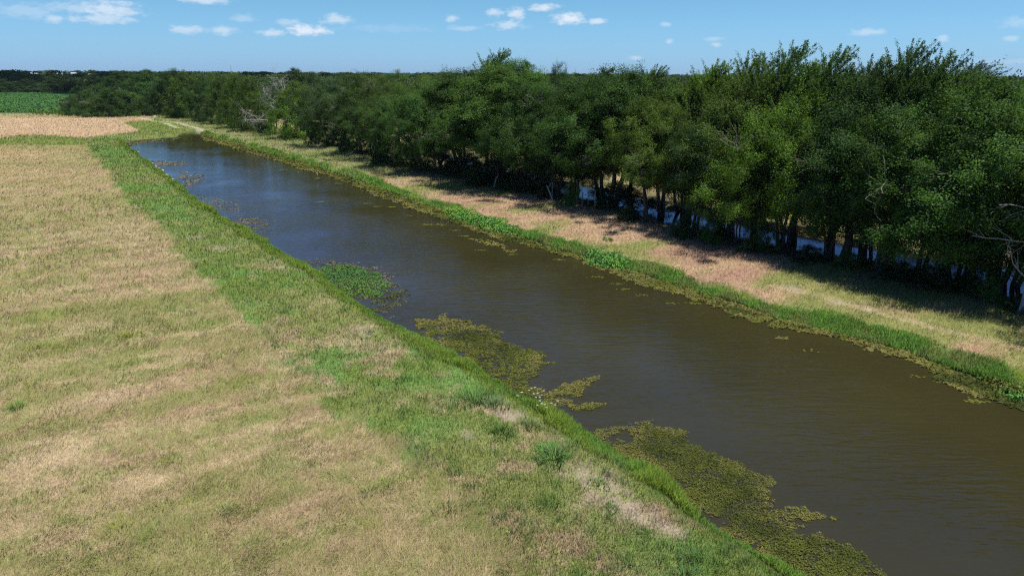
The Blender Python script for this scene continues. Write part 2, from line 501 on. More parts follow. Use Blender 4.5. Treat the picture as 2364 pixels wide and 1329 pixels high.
# ------------------------------------------------------------------ ground, one sheet to the horizon
def make_ground():
    th = np.concatenate([np.linspace(-44, 44, 860), np.linspace(44, 316, 90)[1:-1]])
    th = np.radians(th)
    r = np.concatenate([np.geomspace(2.5, 12, 24)[:-1], np.geomspace(12, 320, 520)[:-1], np.geomspace(320, 12000, 70)])
    TH, RR = np.meshgrid(th, r)
    x = (RR * np.sin(TH)).ravel(); y = (RR * np.cos(TH)).ravel()
    x = np.append(x, 0.); y = np.append(y, 0.)
    R = Region(x, y)
    z = R.height()
    far = sstep(350, 600, R.r); z = z * (1 - far)
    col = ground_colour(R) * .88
    nt, nr = len(th), len(r)
    i = np.arange(nr - 1)[:, None] * nt; j = np.arange(nt)[None]; j2 = (j + 1) % nt
    F = np.stack([i + j, i + nt + j, i + nt + j2, i + j2], -1).reshape(-1, 4)[:, ::-1]
    c = len(x) - 1
    T = np.stack([np.full(nt, c), np.arange(nt), (np.arange(nt) + 1) % nt], -1)[:, ::-1]
    me = build_mesh('ground', np.stack([x, y, z], 1), [F, T], col, True)
    tag(link('ground', me, M_GROUND), kind='structure')


make_ground()


def ground_z(x, y):
    return float(Region(np.array([float(x)]), np.array([float(y)])).height()[0])


def offset_line(P, d):
    T = np.gradient(P, axis=0); T /= np.linalg.norm(T, axis=1)[:, None]
    return P + d * np.stack([-T[:, 1], T[:, 0]], 1)


def sheet(name, P, z, mat):
    me = bpy.data.meshes.new(name)
    me.from_pydata([(a, b, z) for a, b in P], [], [list(range(len(P)))])
    me.update()
    if me.polygons[0].normal.z < 0:
        me.flip_normals()
    o = link(name, me, mat)
    return tag(o, kind='structure')


sheet('canal_water', np.vstack([offset_line(LEFT, -.5), offset_line(RIGHT, .5)[::-1], GL([(437, 302.5)], WL)]), WL, M_WATER)
sheet('creek_water', np.vstack([offset_line(CREEK, 4.6), offset_line(CREEK, -4.6)[::-1]]), WL, M_CREEK)


# ------------------------------------------------------------------ grass
def blades(mb, x, y, z, h, w, lean, az, col, rng, tip=1.12, root=.8):
    """bent grass blades: a quad and a tip"""
    n = len(x)
    fa = rng.uniform(0, 2 * math.pi, n)
    bx = np.cos(fa) * w * .5; by = np.sin(fa) * w * .5
    base = np.stack([x, y, z - .02], 1)
    dirx = np.cos(az); diry = np.sin(az)
    m = np.stack([x + dirx * h * np.sin(lean * .6) * .55, y + diry * h * np.sin(lean * .6) * .55, z + h * np.cos(lean * .6) * .55], 1)
    t = np.stack([m[:, 0] + dirx * h * np.sin(lean * 1.25) * .5, m[:, 1] + diry * h * np.sin(lean * 1.25) * .5, m[:, 2] + h * np.cos(lean * 1.25) * .5], 1)
    sd = np.stack([bx, by, np.zeros(n)], 1)
    V = np.stack([base - sd, base + sd, m + sd * .8, m - sd * .8, t], 1)
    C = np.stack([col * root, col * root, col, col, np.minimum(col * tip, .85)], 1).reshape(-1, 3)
    o = np.arange(n)[:, None] * 5
    mb.V.append(V.reshape(-1, 3)); mb.C.append(C)
    mb.F.setdefault(4, []).append(o + np.array([[0, 1, 2, 3]]) + mb.n)
    mb.F.setdefault(3, []).append(o + np.array([[3, 2, 4]]) + mb.n)
    mb.n += n * 5


def polar_points(n, r0, r1, a0, a1, rng):
    r = r0 * (r1 / r0) ** rng.random(n)
    a = np.radians(rng.uniform(a0, a1, n))
    return r * np.sin(a), r * np.cos(a)


def make_grass():
    rng = np.random.default_rng(3)
    x, y = polar_points(1500000, 13.0, 235, -43, 43, rng)
    R = Region(x, y)
    ok = (R.dc > .15) & (R.creek > .3) & ~(R.tree & (R.tree_d > 40)) & ~R.crop
    x, y = x[ok], y[ok]
    R = Region(x, y)
    n = len(x)
    rnd = rng.random(n)
    z = R.height()
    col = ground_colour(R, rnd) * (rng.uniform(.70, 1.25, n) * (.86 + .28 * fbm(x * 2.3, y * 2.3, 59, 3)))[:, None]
    r = R.r
    sc = np.maximum(1, r / 24)
    mown = R.mown & (R.mown_d > .2)
    tuf = sstep(.58, .74, vnoise(x * 1.7, y * 1.7, 301) * .5 + vnoise(x * 4.3, y * 4.3, 302) * .5) * R.mown
    col = c3(col, np.array([.10, .20, .05]) * rng.uniform(.75, 1.25, n)[:, None], tuf * .5)
    wet = (R.dc < .15 + .5 * fbm(x * .5, y * .5, 17, 2)) & (rng.random(n) < .75)
    hn = fbm(x * .9, y * .9, 19, 4)
    h = np.where(mown, rng.uniform(.06, .17, n) * (.6 + .9 * hn), rng.uniform(.10, .36, n) * (.35 + 1.2 * hn))
    h = h * (1 + .9 * tuf)
    h = np.where(R.right, rng.uniform(.1, .3, n), h)
    h = h * np.minimum(2.0, sc ** .4)
    pth = R.path < .9
    h = np.where(pth, h * .3, h)
    w = np.where(mown, .0115, .0095) * sc * rng.uniform(.7, 1.4, n)
    lean = np.where(mown, rng.uniform(.2, 1.1, n), np.where(col[:, 0] > col[:, 1] * 1.05, rng.uniform(.9, 1.5, n), rng.uniform(.6, 1.35, n)))
    az = np.where(mown, rng.uniform(0, 6.28, n), math.radians(35) + rng.normal(0, .75, n) + (fbm(x * .9, y * .9, 29, 3) - .5) * 6.0)
    k = ~wet
    bare = np.zeros(n, bool)
    for (qx, qy), rr, s_ in DIRT_W:
        bare |= (np.hypot(x - qx, y - qy) < rr * .7 * rng.uniform(.2, .9, n))
    k &= ~(bare & (rng.random(n) < .8))
    for nm, q, lb in (('meadow_grass', k & ~mown & ~R.right, 'dry tan and olive hay grass covering the big open field'),
                      ('mown_grass', k & mown & ~R.right, 'short green mown grass strip beside the left canal bank'),
                      ('berm_grass', k & R.right, 'tan and green grass on the bank in front of the trees')):
        mb = MB()
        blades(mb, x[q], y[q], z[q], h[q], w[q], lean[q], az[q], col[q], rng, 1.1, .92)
        tag(mb.obj(nm, M_GRASS), lb, 'grass', kind='stuff')

    # tall grass at the water's edge, both banks
    for nm, line, side, lb in (('waterside_grass', LEFT, -1, 'tall dark green grass overhanging the left water edge'),
                               ('waterside_grass', RIGHT, 1, 'tall bright green grass strip along the right water edge')):
        seg = np.linalg.norm(np.diff(line, axis=0), axis=1)
        rm = np.linalg.norm((line[1:] + line[:-1]) / 2, axis=1)
        wgt = seg / np.maximum(rm, 14) ** 1.35
        n = 400000
        s = rng.choice(len(seg), n, p=wgt / wgt.sum())
        t = rng.random(n)
        P = line[s] + (line[s + 1] - line[s]) * t[:, None]
        P = P + rng.normal(0, .85, (n, 2))
        x, y = P[:, 0], P[:, 1]
        R = Region(x, y)
        wd = (.35 + 1.5 * sstep(.25, .8, fbm(x * .3, y * .3, 405, 3))) * (1.0 if side > 0 else .95)
        off = R.dc + .15
        same = (R.dL < R.dR) if side < 0 else (R.dR < R.dL)
        ok = same & (off > 0) & (off < wd * rng.uniform(.6, 1.1, n)) & (R.r < 260) & (vnoise(x * 1.3, y * 1.3, 407) * .6 + vnoise(x * .5, y * .5, 409) * .4 + .25 * rng.random(n) > .36)
        x, y, off = x[ok], y[ok], off[ok]
        R = Region(x, y); n = len(x)
        z = np.maximum(R.height(), WL - .05)
        sc = np.maximum(1, R.r / 26)
        f = fbm(x * .6, y * .6, 23, 3); g = fbm(x * .25, y * .25, 27, 2)
        if side < 0:
            col = c3(c3(DEEP * 2.4, LIME * 1.3, sstep(.2, .62, f * .55 + off * .34)), OLIVE * np.array([.9, 1.05, .9]), sstep(.5, 1.6, off) * .45)
            h = (.05 + .34 * sstep(.3, .75, g * .4 + f * .6)) * rng.uniform(.6, 1.25, n) * (1 - .45 * sstep(.5, 1.7, off))
        else:
            col = c3(DEEP * 2.1, np.array([.175, .32, .058]), sstep(.15, .55, f * .7 + rng.random(n) * .3))
            col = c3(col, OLIVE * 1.1, sstep(.56, .74, vnoise(x * .8, y * .8, 411) + (rng.random(n) - .5) * .3) * .7)
            h = (.08 + .34 * sstep(.25, .75, g * .5 + f * .5)) * rng.uniform(.6, 1.25, n) * (1 - .5 * sstep(.7, 1.4, off))
        far = sstep(70, 150, R.r)
        col = c3(col, LIME * 1.05, far * .5)
        col = col * rng.uniform(.75, 1.25, n)[:, None]
        mb = MB()
        blades(mb, x, y, z, h * np.minimum(1.35, sc ** .3), .02 * sc * rng.uniform(.7, 1.4, n), rng.uniform(.1, .9, n),
               math.radians(20) + rng.normal(0, 1.1, n), col, rng)
        tag(mb.obj(nm, M_REED), lb, 'grass', kind='stuff')


make_grass()


# ------------------------------------------------------------------ floating weed
def weed_patch(name, P, dens, size, cols, label, cat='algae', group=None, kind=None, amp=.6, thick=.0, cover=.45, seed=1, holes=.3, hscale=.9):
    rng = np.random.default_rng(seed)
    P = np.asarray(P)
    lo = P.min(0) - .6; hi = P.max(0) + .6
    if kind == 'band':
        kind = 'stuff'
        seg = np.linalg.norm(np.diff(RIGHT, axis=0), axis=1); rm = np.linalg.norm((RIGHT[1:] + RIGHT[:-1]) / 2, axis=1)
        wgt = seg / np.maximum(20, rm) ** 1.2
        n = 420000; q = rng.choice(len(seg), n, p=wgt / wgt.sum())
        T = (RIGHT[q + 1] - RIGHT[q]); Pq = RIGHT[q] + T * rng.random(n)[:, None]; T /= seg[q][:, None]
        of = rng.uniform(-.3, 7.5, n)
        x = Pq[:, 0] - (-T[:, 1]) * of; y = Pq[:, 1] - T[:, 0] * of
        tx = x[of > 1]; ty = y[of > 1]
        if np.median(Region(tx[:2000], ty[:2000]).dc) > 0:
            x = Pq[:, 0] + (-T[:, 1]) * of; y = Pq[:, 1] + T[:, 0] * of
    else:
        n = int(dens * np.prod(hi - lo))
        x = rng.uniform(lo[0], hi[0], n); y = rng.uniform(lo[1], hi[1], n)
    pre = inside(x, y, P) | (dist_poly(x, y, P, True) < amp)
    x, y = x[pre], y[pre]
    rr = np.hypot(x, y)
    keep = (rng.random(len(x)) < np.minimum(1, (22.0 / rr) ** 1.3)) | (name == 'algae')
    x, y = x[keep], y[keep]; rr = rr[keep]
    wx = x + (fbm(x * .9, y * .9, seed + 31, 4) - .5) * 2.0 * amp; wy = y + (fbm(x * .9, y * .9, seed + 37, 4) - .5) * 2.0 * amp
    d = -sdf(wx, wy, P) + (fbm(x * 2.2, y * 2.2, seed + 3, 5, .65) - .5) * 2.4 * amp
    u = x * .97 + y * .22; v = -x * .22 + y * .97
    hole = fbm(u * hscale * 1.2, v * hscale * 2.4, seed + 9, 5, .65)
    ok = (d > 0) & (hole > holes * (1.0 - .35 * np.clip(d, 0, 1)) ) & (rng.random(len(x)) < cover + .55 * sstep(holes, holes + .25, hole))
    x, y, rr, d, hole = x[ok], y[ok], rr[ok], d[ok], hole[ok]
    n = len(x)
    if n == 0:
        return None
    sc = np.maximum(1, rr / 22) ** .75
    z = WL + .012 + rng.random(n) * (.03 + thick * np.clip(d, 0, 1) * fbm(x * 1.5, y * 1.5, seed + 5, 2))
    A = rdir(n, rng); A[:, 2] *= .25
    Nn = rdir(n, rng) * .45; Nn[:, 2] = 1
    t = fbm(x * .8, y * .8, seed + 13, 3) + (rng.random(n) - .5) * .35
    e = 1 - sstep(0, .8, d)
    c = c3(np.array(cols[0]), np.array(cols[1]), sstep(.32, .62, t))
    c = c3(c, np.array(cols[2]), sstep(.55, .75, fbm(x * .5, y * .5, seed + 15, 3) + e * .2 + (rng.random(n) - .5) * .2))
    c *= rng.uniform(.65, 1.25, n)[:, None]
    mb = MB()
    mb.leaves(np.stack([x, y, z], 1), A, Nn, size * sc * rng.uniform(.6, 1.4, n), size * .6 * sc * rng.uniform(.6, 1.3, n), c)
    if size < .1 and name == 'algae_mat':      # the drowned film the leaves sit in
        b = rng.random(n) < .05
        k = int(b.sum())
        Nf = rdir(k, rng) * .03; Nf[:, 2] = 1
        Af = rdir(k, rng); Af[:, 2] = 0
        mb.leaves(np.stack([x[b], y[b], np.full(k, WL + .008) + rng.random(k) * .003], 1), Af, Nf, size * sc[b] * rng.uniform(2.5, 6, k), size * sc[b] * rng.uniform(1.5, 4, k),
                  np.array(cols[0])[None] * rng.uniform(.7, 1.5, k)[:, None] * np.array([1.0, .95, .9]))
    o = mb.obj(name, M_WEED)
    return tag(o, label, cat, group, kind)


YG = (.105, .115, .026); DK = (.050, .062, .018); YE = (.155, .145, .045); BR = (.19, .165, .10); BG = (.100, .260, .058); BY = (.165, .285, .050)
weed_patch('algae', ALG_R, 130, .13, (DK, YG, YE), 'yellow green algae band floating along the right water edge', kind='band', amp=.55, seed=5, holes=.34, cover=.5)
weed_patch('algae_mat', GL([(1395, 1035), (1402, 985), (1450, 974), (1530, 968), (1545, 992), (1600, 1018), (1640, 1043), (1695, 1078), (1700, 1102), (1785, 1096), (1762, 1125), (1782, 1160),
                            (1895, 1182), (1850, 1200), (1892, 1235), (1965, 1275), (2025, 1285), (2005, 1320), (2120, 1400), (2250, 1480), (2140, 1530), (1990, 1440), (1820, 1335), (1700, 1255), (1560, 1150), (1440, 1060)], WL),
           1900, .055, (DK, YG, YE), 'large mottled olive algae mat in the near left corner of the canal', seed=21, amp=.5, thick=.05, cover=.36, holes=.455, hscale=.85)
weed_patch('algae_mat', GL([(955, 768), (960, 742), (1040, 730), (1105, 755), (1165, 788), (1265, 826), (1255, 850), (1215, 868), (1240, 890), (1300, 930), (1290, 968), (1230, 933), (1120, 860), (1000, 798)], WL),
           900, .07, (DK, YG, YE), 'long olive algae mat with straw coloured outer rim near mid canal', seed=31, amp=.6, cover=.35, holes=.38)
weed_patch('algae_mat', GL([(1270, 906), (1305, 888), (1385, 866), (1352, 893), (1345, 915), (1295, 914)], WL), 900, .075, (DK, YG, YE), 'small olive algae raft just above a smaller one', seed=41, amp=.22, cover=.7, holes=.25)
weed_patch('algae_mat', GL([(1290, 918), (1330, 932), (1395, 932), (1365, 946), (1325, 944)], WL), 900, .075, (DK, YG, YE), 'smallest olive algae raft drifting between two bigger mats', seed=43, amp=.2, cover=.7, holes=.25)
weed_patch('algae_film', GL([(690, 606), (760, 598), (835, 614), (910, 636), (875, 645), (948, 672), (950, 702), (900, 705), (905, 735), (860, 714), (800, 676), (740, 636)], WL),
           600, .07, (DK, YG, BR), 'thin brown and olive algae around the bright green weed clump', kind='stuff', seed=51, amp=.9, cover=0.12, holes=.42)
weed_patch('algae_film', GL([(538, 500), (606, 502), (616, 518), (580, 545), (545, 520)], WL), 450, .06, (BR, YE, BR), 'pale straw coloured algae scrap beside the left bank', kind='stuff', seed=61, amp=.9, cover=0.05, holes=.40)
weed_patch('algae_film', GL([(355, 372), (430, 374), (425, 381), (370, 383)], WL), 550, .07, (BR, YE, BR), 'thin tan algae streak near the far end of the canal', kind='stuff', seed=63, amp=1.0, cover=0.05, holes=.40)
weed_patch('algae_film', GL([(405, 395), (470, 405), (462, 418), (430, 432), (410, 415)], WL), 550, .07, (BR, YE, BR), 'brownish algae scrap off the stony left bank', kind='stuff', seed=65, amp=1.0, cover=0.04, holes=.42)
weed_patch('algae_film', GL([(455, 448), (520, 462), (560, 488), (500, 488)], WL), 450, .06, (BR, YE, BR), 'faint tan algae film along the left bank', kind='stuff', seed=67, amp=1.0, cover=0.03, holes=.46)
weed_patch('algae_mat', GL([(1085, 551), (1120, 553), (1170, 566), (1165, 573), (1120, 566)], WL), 260, .13, (DK, YG, YE), 'narrow algae raft off the right bank before the bright weed', seed=71, amp=.3, cover=.6, holes=.3)
weed_patch('algae_mat', GL([(1160, 576), (1195, 577), (1190, 583), (1165, 584)], WL), 260, .13, (DK, YG, YE), 'tiny algae raft under the narrow one off the right bank', seed=73, amp=.2, cover=.6, holes=.3)
weed_patch('algae_mat', GL([(1780, 776), (1812, 778), (1815, 784), (1790, 783)], WL), 400, .12, (DK, YG, YE), 'lone small algae raft on open water beneath the bank shade', seed=75, amp=.15, cover=.8, holes=.2)
weed_patch('algae_film', GL([(286, 328), (330, 323), (405, 317), (412, 320), (330, 330), (300, 338)], WL), 900, .08, (DK, (.10, .10, .05), BR), 'dull olive algae fringe across the far end of the canal', kind='stuff', seed=77, amp=.8, cover=0.15, holes=.3)
# specks of loose weed on the open water
rg = np.random.default_rng(8)
sp_px = [(740, 466), (870, 477), (905, 478), (1015, 517), (990, 519), (1020, 520), (1075, 545), (1110, 578), (1485, 682), (1440, 668), (1420, 656), (1545, 700), (1870, 810), (2120, 870), (2180, 882), (850, 470), (690, 398), (735, 412),
         (2250, 925), (2265, 928), (940, 498), (1600, 700), (655, 392), (780, 424), (1050, 532), (1180, 588), (1290, 600), (560, 350), (1380, 640)]
mb = MB()
for a, b in sp_px:
    gx, gy = G(a, b, WL); k = rg.integers(8, 26); rr = math.hypot(gx, gy)
    x = gx + rg.normal(0, .22, k); y = gy + rg.normal(0, .10, k)
    A = rdir(k, rg); A[:, 2] = 0; Nn = rdir(k, rg) * .2; Nn[:, 2] = 1
    mb.leaves(np.stack([x, y, np.full(k, WL + .02)], 1), A, Nn, .14 * max(1, rr / 40), .09 * max(1, rr / 40), np.tile(np.array(YG) * 1.1, (k, 1)))
tag(mb.obj('loose_weed', M_WEED), 'loose scraps of weed drifting on the open canal water', 'algae', kind='stuff')


def weed_clump(name, P, label, h, dens, group, seed, cols=(BG, BY), ls=.14):
    """bright leafy plants standing just clear of the water"""
    rng = np.random.default_rng(seed)
    P = np.asarray(P); lo = P.min(0) - .3; hi = P.max(0) + .3
    n = int(dens * 1.5 * np.prod(hi - lo))
    x = rng.uniform(lo[0], hi[0], n); y = rng.uniform(lo[1], hi[1], n)
    d = .45 - sdf(x, y, P) + (fbm(x * 1.4, y * 1.4, seed, 3) - .5) * .9
    ok = d > 0
    x, y, d = x[ok], y[ok], d[ok]; n = len(x)
    top = h * sstep(0, .7, d) * (.45 + .9 * fbm(x * 1.2, y * 1.2, seed + 2, 3))
    z = WL + .03 + top * rng.random(n) ** .5
    A = rdir(n, rng); Nn = rdir(n, rng) * .8; Nn[:, 2] += .8
    t = fbm(x * .7, y * .7, seed + 4, 2) + rng.normal(0, .1, n)
    c = c3(np.array(cols[0]), np.array(cols[1]), sstep(.45, .7, t)) * rng.uniform(.7, 1.2, n)[:, None]
    mb = MB()
    mb.leaves(np.stack([x, y, z], 1), A, Nn, ls * rng.uniform(.7, 1.4, n), ls * .7 * rng.uniform(.7, 1.3, n), c)
    for i in rng.choice(n, min(n, 160), False):
        mb.tube([(x[i], y[i], WL - .1), (x[i] + .03, y[i], max(z[i], WL))], [.008, .005], 4, (.08, .13, .03))
    cx, cy = x.mean(), y.mean()
    me = mb.mesh(name); me.transform(Matrix.Translation((-cx, -cy, -WL)))
    o = link(name, me, M_WEED); o.location = (cx, cy, WL)
    tag(o, label, 'water plant', group)


GRP = 'bright green water plants along the canal edges'
weed_clump('water_plant', GL([(738, 642), (748, 620), (800, 615), (856, 634), (886, 662), (850, 684), (790, 672)], WL), 'bright green leafy weed clump by the left bank', .14, 170, GRP, 101, ((.075, .185, .050), (.115, .20, .05)), .085)
weed_clump('water_plant', GL([(1028, 488), (1060, 483), (1110, 498), (1105, 515), (1050, 508)], WL), 'yellow tinged leafy water plant at the right edge, far of a pair', .55, 150, GRP, 103, (BY, BG))
weed_clump('water_plant', GL([(1100, 505), (1150, 512), (1205, 535), (1195, 546), (1130, 530), (1090, 515)], WL), 'lush green leafy water plant at the right edge, near of a pair', .5, 150, GRP, 105)
weed_clump('water_plant', GL([(1352, 588), (1385, 578), (1440, 598), (1455, 616), (1420, 622), (1370, 606)], WL), 'bright leafy water plant bulging from the right bank mid canal', .5, 150, GRP, 107, (BG, BY))
weed_clump('water_plant', GL([(2290, 880), (2330, 892), (2364, 905), (2364, 922), (2320, 908)], WL), 'leafy water plant among algae at the right frame edge', .3, 180, GRP, 109, (BG, YG))


# ------------------------------------------------------------------ tufts, flowers, stones
def tuft(px, py, r, h, col, label, n=150, seed=0, name='grass_tuft', group='coarse grass tufts standing in the grass'):
    rng = np.random.default_rng(seed + 900)
    gx, gy = G(px, py); gz = ground_z(gx, gy)
    a = rng.uniform(0, 6.28, n); q = rng.random(n) ** .75 * r * .72 * (1 + .35 * np.sin(2 * a + seed) + .25 * np.sin(3 * a + 2 * seed))
    x = np.cos(a) * q; y = np.sin(a) * q * 1.2
    mb = MB()
    sc = max(1, math.hypot(gx, gy) / 28)
    blades(mb, x, y, np.zeros(n) - .03, h * rng.uniform(.6, 1.2, n), .026 * sc * rng.uniform(.7, 1.3, n), rng.uniform(.3, 1.3, n), a + rng.normal(0, .45, n),
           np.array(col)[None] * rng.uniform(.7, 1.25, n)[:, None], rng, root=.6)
    o = mb.obj(name, M_GRASS)
    o.location = (gx, gy, gz)
    return tag(o, label, 'grass tuft', group)


BLUEG = (.125, .235, .065); MIDG = (.085, .175, .035); YELG = (.20, .23, .03)
TUFTS = [(1280, 1055, .75, .6, BLUEG, 'largest blue green grass tuft beside the bare soil of the near bank', 320),
         (1090, 922, .9, .5, BLUEG, 'wide blue green tall grass clump on the near bank shoulder', 330),
         (1140, 935, .6, .45, (.13, .20, .09), 'pale blue green grass clump right beside the wide blue green one', 170),
         (1150, 998, .6, .32, MIDG, 'deep green spreading tuft between bare patches on the near bank', 220),
         (1225, 985, .4, .3, (.09, .16, .05), 'grey green tuft right below the pale bare patch', 120),
         (935, 950, .5, .26, MIDG, 'green tuft left of the wide blue green clump', 160),
         (870, 885, .45, .22, MIDG, 'flat green tuft on the mown strip near the hay edge', 130),
         (930, 880, .4, .22, (.07, .15, .04), 'deep green tuft just right of the flat green tuft', 110),
         (1265, 1160, .4, .28, MIDG, 'rounded green tuft below the largest blue green one', 120),
         (1385, 1118, .32, .2, MIDG, 'small bright tuft in bare soil, upper of two', 90),
         (1410, 1172, .3, .2, MIDG, 'small bright tuft in bare soil, lower of two', 90),
         (1590, 1285, .42, .3, (.09, .18, .06), 'lone green tuft near the frame bottom beside the canal slope', 130),
         (1580, 1325, .45, .3, (.08, .17, .05), 'green tuft cut by the frame bottom beside the canal slope', 130),
         (300, 778, .45, .5, YELG, 'lime green wispy tuft alone in the hay', 100),
         (95, 805, .5, .4, (.16, .22, .04), 'lime tuft at the left of the hay field', 110),
         (40, 945, .3, .5, MIDG, 'upright dark green tuft at the left edge of the hay', 90),
         (275, 1210, .45, .35, YELG, 'yellowest tuft in the near hay', 110),
         (850, 1135, .3, .45, (.16, .21, .05), 'narrow upright lime tuft in the near hay, left one', 60),
         (890, 1125, .35, .45, (.15, .21, .05), 'wider upright lime tuft in the near hay, right one', 80),
         (870, 1220, .45, .35, (.19, .22, .03), 'yellow green tuft in the near hay below the upright pair', 110),
         (1035, 1180, .4, .4, (.16, .20, .05), 'thin yellowish tuft where near hay meets mown grass', 70),
         (525, 1175, .4, .3, MIDG, 'green tuft in the pale near hay', 100),
         (580, 1275, .45, .25, MIDG, 'green tuft near the frame bottom in the hay', 110),
         (620, 1070, .4, .25, (.07, .14, .04), 'dark green tuft in the near hay', 110),
         (795, 715, .35, .2, (.06, .13, .05), 'dark low tuft above the pale bare patch of the strip', 100),
         (855, 766, .35, .22, MIDG, 'green tuft growing over the pale bare patch of the strip', 100),
         (1770 + 0, 720, .1, .1, MIDG, None, 0),
         (1974, 683, .35, .25, MIDG, 'small tuft at the tree shade edge of the right bank', 90),
         (2028, 698, .4, .3, MIDG, 'bright green tuft on the tan right bank', 110),
         (2100, 722, .5, .3, MIDG, 'widest green tuft on the tan right bank', 140),
         (1402, 556, .5, .35, MIDG, 'green tuft on the tan right bank above the leafy water plant', 120),
         (2315, 730, .4, .25, MIDG, 'green tuft on the right bank near the right frame edge', 100)]
for i, (a, b, r, h, c, lb, n) in enumerate(TUFTS):
    if n:
        if c in (YELG,) or (a < 900 and b > 760):
            h *= .75; c = tuple(v * 1.25 for v in c)
        tuft(a, b, r * 1.15, h * .85, c, lb, int(n * 1.3), i)


def flowers(px, py, r, n, label, h=.5, seed=0):
    rng = np.random.default_rng(seed + 70)
    gx, gy = G(px, py + (14 if py > 800 else 0), 0); gz = ground_z(gx, gy)
    st = fl = MB()
    sc = max(1, math.hypot(gx, gy) / 40)
    for i in range(n):
        a = rng.uniform(0, 6.28); q = r * math.sqrt(rng.random()); hh = h * rng.uniform(.7, 1.2)
        p = np.array([math.cos(a) * q * 1.5, math.sin(a) * q, 0]); t = p + np.array([rng.normal(0, .05) + .05, rng.normal(0, .05), hh])
        st.tube([p - (0, 0, .03), (p + t) / 2 + (.01, 0, .02), t], [.006, .005, .004], 4, (.09, .15, .03))
        for j in range(7):
            an = j * 2 * math.pi / 7
            A = np.array([[math.cos(an), math.sin(an), .25]])
            fl.leaves(t[None] + A * .028 * sc, A, np.array([[0, 0, 1.]]),   .034 * sc, .022 * sc, np.array([[.75, .75, .68]]))
    o = st.obj('wildflower_patch', M_REED); o.location = (gx, gy, gz)
    tag(o, label, 'wildflowers', kind='stuff' if px < 400 else None)


flowers(1225, 908, .4, 12, 'white wildflowers on the left bank above the olive algae', .55, 1)
flowers(1262, 930, .3, 8, 'white wildflowers just below the other bankside bunch', .5, 2)
flowers(12, 688, .8, 14, 'scattered white wildflowers in the hay at the left frame edge', .35, 3)
flowers(310, 484, 1.2, 18, 'white wildflowers near the mown edge in the far hay', .35, 4)
flowers(15, 530, .9, 10, 'few white wildflowers at the left edge in the farther hay', .35, 5)


def stone(px, py, s, label, z=-.45, seed=0, group='pale stones along the left water edge'):
    rng = np.random.default_rng(seed + 40)
    import bmesh
    bm = bmesh.new(); bmesh.ops.create_icosphere(bm, subdivisions=3, radius=s)
    V = np.array([v.co[:] for v in bm.verts])
    for k in range(9):
        d = rdir(1, rng)[0]; c = s * rng.uniform(.55, .85)
        dd = V @ d; V -= np.outer(np.maximum(dd - c, 0), d) * .9
    V *= np.array([1.3, 1.0, .65]) * rng.uniform(.85, 1.15, 3)
    for v, q in zip(bm.verts, V): v.co = q
    me = bpy.data.meshes.new('stone'); bm.to_mesh(me); bm.free()
    o = link('stone', me, M_STONE)
    gx, gy = G(px, py, z)
    o.location = (gx, gy, ground_z(gx, gy) + s * .2); o.rotation_euler.z = rng.uniform(0, 6)
    tag(o, label, 'stone', group)


for i, (a, b, s) in enumerate([(316, 352, .5), (340, 366, .35), (350, 378, .45), (358, 385, .4), (372, 395, .42), (384, 405, .35), (330, 360, .3), (300, 340, .4), (396, 415, .3), (366, 390, .3)]):
    stone(a, b, s * .75, 'pale stone at the far left water edge', seed=i)
stone(357, 273, .55, 'grey stone beside the small dark shrub at the far end', 0, 30, 'stones at the far end')


# ------------------------------------------------------------------ trees
def leaf_spray(mb, C, Ud, rc, nleaf, lsz, rng, tone, spiky=0.0, ntw=14, flat=.75):
    """a cluster: twigs leave the centre, leaves sit along them"""
    D = rdir(ntw, rng); D[:, 2] *= flat
    D = D + Ud[None] * (.55 + spiky)
    D /= np.linalg.norm(D, axis=1)[:, None]
    tw = rng.integers(0, ntw, nleaf)
    t = rng.random(nleaf) ** .6
    ln = rc * (.65 + .6 * rng.random(ntw)) * (1 + spiky * .9 * (D[:, 2] > .35))
    P = C + D[tw] * (ln[tw] * t)[:, None] + rng.normal(0, 1, (nleaf, 3)) * (rc * (.15 - .10 * min(1, spiky)))
    A = D[tw] * .7 + rdir(nleaf, rng)
    q = P - C[None] + Ud[None] * rc * .25; q /= np.linalg.norm(q, axis=1)[:, None] + 1e-6
    Nn = rdir(nleaf, rng) * .42 + q * .9; Nn[:, 2] += .15
    s = lsz * rng.uniform(.65, 1.35, nleaf)
    twt = rng.uniform(.82, 1.18, ntw)
    c = np.ones((nleaf, 3)) * (tone * twt[tw] * rng.uniform(.88, 1.12, nleaf))[:, None]
    yel = rng.random(nleaf) < .05
    c[yel] *= np.array([1.35, 1.2, .9])
    mb.leaves(P, A, Nn, s, s * .62, c)


